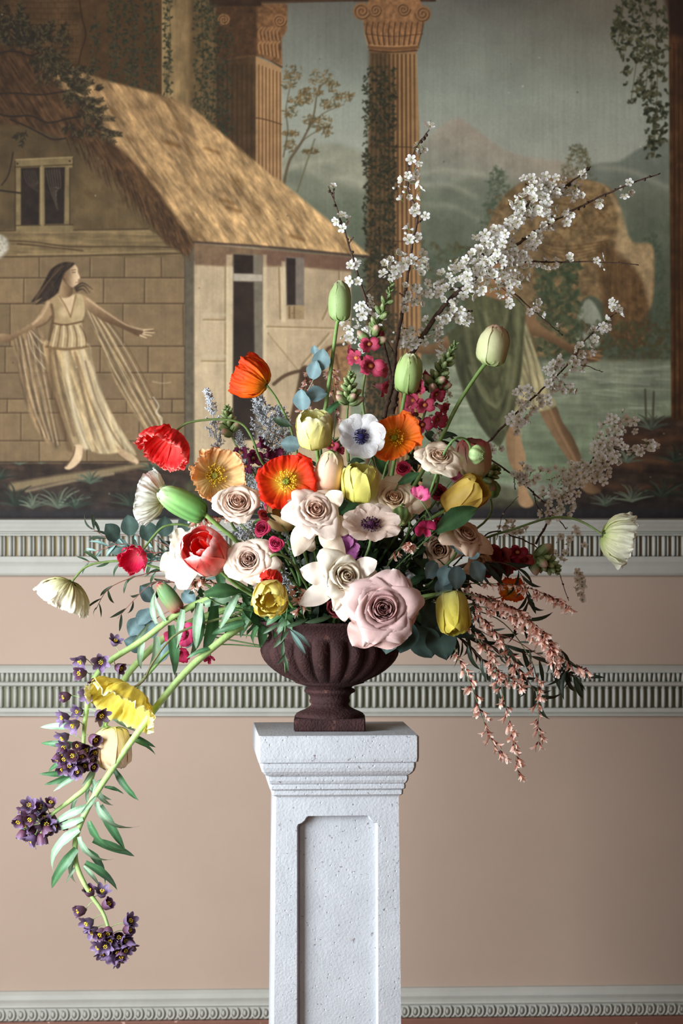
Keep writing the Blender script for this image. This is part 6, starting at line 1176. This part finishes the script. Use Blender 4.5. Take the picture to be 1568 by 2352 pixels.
branch([[(870, 1010, .04), (885, 945, .05), (903, 870, .06), (908, 800, .06), (925, 710, .06), (935, 640, .06), (946, 560, .06), (958, 490, .06), (938, 440, .06), (938, 390, .06), (955, 340, .06), (992, 290, .06)], [(958, 512, Y), (980, 500, Y)], [(905, 812, Y), (885, 780, Y), (862, 762, Y)], [(932, 690, Y), (918, 672, Y)], [(992, 290, Y), (986, 282, Y)], [(948, 590, Y), (966, 596, Y)]],
       [(962, 340, Y, 8, 10, 4), (944, 390, Y, 12, 16, 6), (938, 425, Y, 20, 14, 8), (932, 456, Y, 14, 8, 4), (950, 482, Y, 8, 10, 3), (980, 500, Y, 4, 4, 1), (946, 540, Y, 12, 14, 6), (960, 610, Y, 18, 20, 9), (962, 670, Y, 22, 20, 9), (930, 700, Y, 10, 30, 5), (985, 283, Y, 5, 5, 2)], 'tallest upright white blossom branch in the centre', 1, (.0046, .0010))
branch([[(900, 880, .06), (880, 790, .07), (850, 720, .07), (830, 660, .07), (812, 600, .07), (790, 530, .07), (770, 470, .07), (754, 428, .07)], [(835, 680, .07), (862, 648, .07), (890, 628, .07)], [(766, 455, .07), (766, 432, .07)], [(800, 560, .07), (812, 545, .07)]],
       [(790, 510, .07, 16, 12, 5), (814, 604, .07, 8, 6, 3), (815, 646, .07, 14, 5, 3), (904, 610, .07, 22, 22, 14), (840, 712, .07, 16, 18, 9), (812, 760, .07, 20, 24, 16), (860, 745, .07, 20, 16, 8), (766, 432, .07, 3, 3, 1)], 'slender blossom branch leaning left with a bare tip', 2, (.0036, .0009))
branch([[(900, 950, .08), (925, 850, .08), (985, 750, .08), (1030, 690, .08), (1085, 640, .08), (1120, 570, .08), (1180, 500, .08), (1240, 450, .08), (1300, 425, .08), (1357, 382, .08)], [(1240, 460, .08), (1206, 420, .08)], [(1020, 700, .08), (1060, 712, .08), (1084, 716, .08)], [(1085, 640, .08), (1060, 660, .08), (1010, 668, .08)]],
       [(1316, 435, .08, 18, 10, 7), (1335, 402, .08, 6, 5, 3), (1240, 428, .07, 30, 20, 28), (1280, 440, .08, 24, 10, 10), (1250, 470, .07, 22, 14, 14), (1200, 475, .08, 18, 18, 16), (1180, 510, .07, 16, 14, 12), (1130, 560, .06, 20, 22, 24), (1160, 545, .07, 18, 18, 12), (1050, 620, .07, 20, 22, 16), (1098, 590, .07, 14, 14, 8), (1010, 660, .08, 22, 20, 10), (1050, 722, .08, 28, 14, 16), (940, 780, .08, 26, 20, 16), (985, 765, .08, 18, 18, 10)], 'thickest blossom branch sweeping up to the upper right', 3, (.0056, .0012))
branch([[(1085, 645, .07), (1150, 590, .08), (1210, 545, .09), (1270, 508, .09), (1350, 465, .09), (1440, 425, .09), (1516, 399, .09)]], [(1095, 650, .06, 36, 26, 30), (1150, 610, .05, 30, 24, 28), (1190, 585, .07, 18, 16, 12), (1225, 548, .08, 16, 14, 9), (1262, 510, .09, 18, 14, 9), (1300, 496, .09, 14, 10, 6), (1378, 462, .09, 6, 8, 2), (1436, 434, .09, 10, 12, 4)], 'long blossom branch pointing to the far upper right with a bare tip', 4, (.0034, .0012))
branch([[(1150, 618, .09), (1205, 602, .10), (1290, 602, .10), (1380, 602, .10), (1466, 608, .10)]], [(1250, 606, .1, 12, 6, 4), (1278, 603, .1, 8, 6, 3), (1310, 594, .1, 4, 8, 2), (1364, 596, .1, 5, 5, 2), (1388, 602, .1, 5, 10, 3)], 'thin horizontal blossom twig pointing right', 5, (.0022, .0009), .7)
branch([[(1120, 630, .08), (1170, 665, .09), (1220, 710, .10), (1262, 745, .10), (1290, 768, .10)], [(1150, 660, .08), (1190, 690, .08), (1212, 716, .08)]], [(1170, 640, .08, 22, 20, 14), (1205, 620, .08, 14, 14, 6), (1228, 700, .10, 6, 10, 3), (1245, 718, .1, 5, 6, 2), (1278, 745, .1, 4, 10, 2), (1145, 668, .08, 5, 5, 2), (1170, 695, .08, 3, 5, 2), (1212, 716, .08, 3, 3, 1)], 'thin blossom twig slanting down over the painted tunic', 6, (.0020, .0007), .72)
branch([[(1060, 1130, .16), (1110, 1032, .14), (1150, 985, .14), (1200, 935, .14), (1260, 880, .14), (1310, 830, .14), (1350, 775, .14), (1415, 718, .14)], [(1318, 838, .14), (1350, 842, .14), (1384, 855, .14)]], [(1412, 710, .14, 12, 10, 6), (1386, 748, .14, 8, 8, 3), (1365, 765, .14, 10, 8, 4), (1322, 828, .14, 18, 16, 9), (1340, 810, .14, 8, 14, 4), (1278, 862, .13, 22, 24, 18), (1290, 885, .14, 24, 14, 9), (1218, 918, .13, 24, 16, 15), (1190, 962, .13, 18, 18, 12), (1132, 1030, .14, 18, 14, 7), (1360, 805, .14, 8, 6, 3)], 'blossom branch rising at right in front of the painted man', 7, (.0026, .0010), .78)
branch([[(960, 960, .10), (1000, 980, .12), (1060, 1020, .14), (1140, 1065, .16), (1200, 1110, .18), (1260, 1165, .20), (1300, 1215, .22)], [(1180, 1090, .17), (1182, 1125, .17)], [(1225, 1128, .19), (1232, 1160, .19), (1250, 1180, .19)]], [(1210, 1092, .17, 20, 16, 12), (1185, 1090, .17, 8, 8, 4), (1290, 1120, .20, 30, 36, 34), (1270, 1160, .20, 26, 26, 22), (1310, 1090, .20, 14, 18, 8)], 'dark twig crossing right with clouds of pale blossom', 8, (.0026, .0010), .78)
branch([[(1230, 1250, .24), (1280, 1160, .24), (1330, 1100, .24), (1370, 1040, .24), (1400, 990, .24), (1425, 960, .24)], [(1400, 1030, .24), (1450, 1034, .24), (1500, 1024, .24)]], [(1412, 980, .24, 22, 22, 20), (1390, 1040, .22, 24, 26, 26), (1350, 1080, .22, 20, 18, 14), (1382, 1085, .22, 14, 18, 8), (1495, 1024, .24, 12, 9, 7), (1460, 1034, .24, 12, 9, 6), (1375, 1010, .24, 10, 12, 5)], 'blurred blossom branch at right over the painted dark ground', 9, (.0024, .0010), .85)
branch([[(1040, 1300, .14), (1120, 1225, .16), (1180, 1232, .18), (1240, 1262, .20), (1280, 1310, .22), (1305, 1380, .24)], [(1140, 1240, .16), (1155, 1180, .16), (1190, 1140, .16)], [(1240, 1262, .2), (1262, 1280, .2)]], [(1170, 1205, .17, 22, 20, 8), (1190, 1220, .18, 14, 10, 5), (1330, 1340, .24, 8, 26, 11), (1290, 1280, .22, 12, 12, 5), (1310, 1230, .22, 24, 20, 9)], 'thin dark twig at right crossing the fluted dado, few blossoms', 10, (.0018, .0007), .7)
branch([[(960, 960, .06), (985, 1000, .05), (1000, 1040, .04)]], [(1000, 1000, .04, 10, 10, 4), (1026, 912, .03, 8, 14, 4), (1010, 800, .1, 8, 24, 8)], 'small white blossom spur beside the deep pink snapdragon', 12, (.0018, .0008), .62)
# ---- leaves and filler inside
def sprig(px, py, y, ang, L, n, lib, s, label, group=None, name='leafy_sprig', spread=.9, col=(60, 80, 46)):
    e = at(px, py, y); base = URN*.55+e*.45+Vector((0, .02, 0)) if True else e; t = thing(name, base, label, 'foliage', group); C = [Vector(c) for c in cat([Vector((0, 0, 0)), (e-base)*.5+Vector((0, 0, .01)), e-base], 5)]; b = MB(); b.tube(C, list(np.linspace(.0016, .0007, len(C))), lin(col), 5); b.obj('stem', STEM, t)
    for k in range(n):
        f = .1+.9*k/n; x = f*(len(C)-1); i = min(int(x), len(C)-2); c = C[i].lerp(C[i+1], x-i); ta = (C[i+1]-C[i]).normalized(); a = k*2.4; u = ta.orthogonal().normalized(); v = ta.cross(u)
        d = (ta*R.uniform(.3, .9)+(u*math.cos(a)+v*math.sin(a))*spread).normalized(); put('leaf', lib[R.randrange(len(lib))], t, leaf_mat(c, d, None, R.uniform(-.8, .8), s*R.uniform(.7, 1.2)))
FG = 'dark green leafy sprigs filling the heart of the bouquet'
FILL = [(600+((k*97) % 480), 1110+((k*61) % 330), R.uniform(-.13, .06)) for k in range(80)]
for (px, py, y) in FILL:
    if (px-800)**2/260**2+(py-1270)**2/190**2 > 1.15: continue
    sprig(px, py, y, 0, 0, 14, DARK, R.uniform(.8, 1.3), 'dark green leafy sprig deep between the flowers', FG)
for (px, py, y, lb) in ((560, 1390, -.06, 'green leafy sprig at the left rim'), (500, 1350, 0, 'green leafy sprig under the cream rose'), (590, 1440, -.06, 'green leafy sprig below the left rim'), (520, 1420, .02, 'green leafy sprig behind the thick left stems'), (640, 1410, -.16, 'green leafy sprig over the front of the rim'), (450, 1370, .03, 'green leafy sprig left of the thick lily stem'), (1060, 1340, .02, 'dark sprig behind the blue-grey leaves at right'), (1090, 1400, .02, 'dark sprig behind the hanging yellow tulip'), (960, 1040, .02, 'leafy sprig between the orange poppy and blush rose'), (800, 1060, -.02, 'leafy sprig under the white anemone'), (700, 1060, .0, 'leafy sprig behind the red poppy'), (1010, 1000, .03, 'small leafy sprig right of the orange poppy')):
    sprig(px, py, y, 0, 0, 16, BROAD if px < 700 else DARK, .6 if px < 700 else 1.0, lb, None)
def big_leaf(px, py, qx, qy, y, s, lib, label, up=(0, -.9, .4), roll=0, y2=None):
    p, q = at(px, py, y), at(qx, qy, y if y2 is None else y2); L_ = (q-p).length/(.072 if lib is BROAD else .068); t = thing('broad_leaf', p, label, 'leaf'); o = put('blade', lib[int(px) % len(lib)], t, leaf_mat(Vector((0, 0, 0)), q-p, up, roll, L_)); 
    b = MB(); e = (URN-p)*.5; b.tube(cat([Vector((0, 0, 0)), e*.4-(q-p)*.2, e], 4), .0013, lin((96, 130, 76)), 5); b.obj('leaf_stalk', STEM, t)
big_leaf(1000, 1222, 1102, 1148, -.17, 1, BROAD, 'dark green blade leaf under the amber tulip')
big_leaf(742, 960, 792, 898, -.06, 1, LANCED, 'curling green tulip leaf right of the pale yellow tulip')
big_leaf(760, 1210, 830, 1130, -.10, 1, BROAD, 'dark green leaf between peach rose and yellow fringed tulip')
big_leaf(915, 1112, 965, 1082, -.16, 1, BROAD, 'small serrated rose leaf below the orange poppy')
big_leaf(640, 1195, 590, 1165, -.13, 1, DARK, 'dark rose leaf right of the left blush rose')
big_leaf(470, 1366, 560, 1340, -.12, 1, BROAD, 'bluish green leaf under the red and pink tulip')
big_leaf(860, 1040, 900, 1100, -.05, 1, BROAD, 'blue-green leaf below the white anemone')
big_leaf(1000, 1368, 1040, 1350, -.20, 1, LANCE, 'bright green curled leaf over the hanging yellow tulip')
big_leaf(736, 1130, 728, 1040, -.10, 1, LANCE, 'upright green leaf on the pale yellow tulip stem')
for k, (px, py, qx, qy) in enumerate(((655, 1440, 700, 1420), (668, 1450, 724, 1484), (668, 1450, 708, 1508), (664, 1452, 626, 1490), (640, 1430, 602, 1456), (652, 1440, 650, 1480), (650, 1478, 654, 1540))):
    pass
t = thing('acacia_sprig', at(660, 1395, -.16), 'green sprig with narrow fingers drooping over the urn bowl', 'foliage')
b = MB(); P0 = t.location.copy(); b.tube(cat([Vector((0, 0, 0)), at(656, 1430, -.18)-P0, at(652, 1480, -.175)-P0, at(655, 1545, -.15)-P0], 6), .0012, lin((96, 140, 84)), 5); b.obj('stem', STEM, t)
for (px, py, qx, qy, k) in ((655, 1440, 712, 1424, 0), (668, 1446, 726, 1484, 1), (666, 1448, 708, 1510, 1), (664, 1448, 624, 1492, 0), (645, 1430, 600, 1456, 0), (652, 1438, 650, 1484, 0), (652, 1500, 662, 1546, 0), (650, 1470, 648, 1520, 0), (655, 1420, 630, 1450, 0), (655, 1500, 640, 1530, 0), (700, 1430, 770, 1420, 0)):
    p, q = at(px, py, -.18), at(qx, qy, -.19); L_ = (q-p).length/.036; put('leaf', (WILLOWB if k else WILLOW)[1], t, leaf_mat(p-P0, q-p, (.1, -1, .1), R.uniform(-.4, .4), L_))
# hairy green stems inside the heart
for k, (px, py, qx, qy) in enumerate(((700, 1265, 712, 1400), (728, 1290, 736, 1400), (660, 1240, 700, 1400), (850, 1280, 800, 1400), (940, 1290, 860, 1420), (600, 1330, 690, 1420), (770, 1270, 770, 1400), (1000, 1330, 880, 1420))):
    p, q = at(px, py, -.08), at(qx, qy, -.06); t = thing('cut_stem', q, 'green flower stem standing in the shadowed heart of the bouquet', 'stem', 'stems in the heart of the bouquet'); b = MB(); b.tube(cat([Vector((0, 0, 0)), (p-q)*.5+Vector((.004, 0, 0)), p-q], 5), .0026, lin((100, 140, 80)), 7); b.obj('stem', STEM, t)
    p2 = Vector((0, 0, 0))
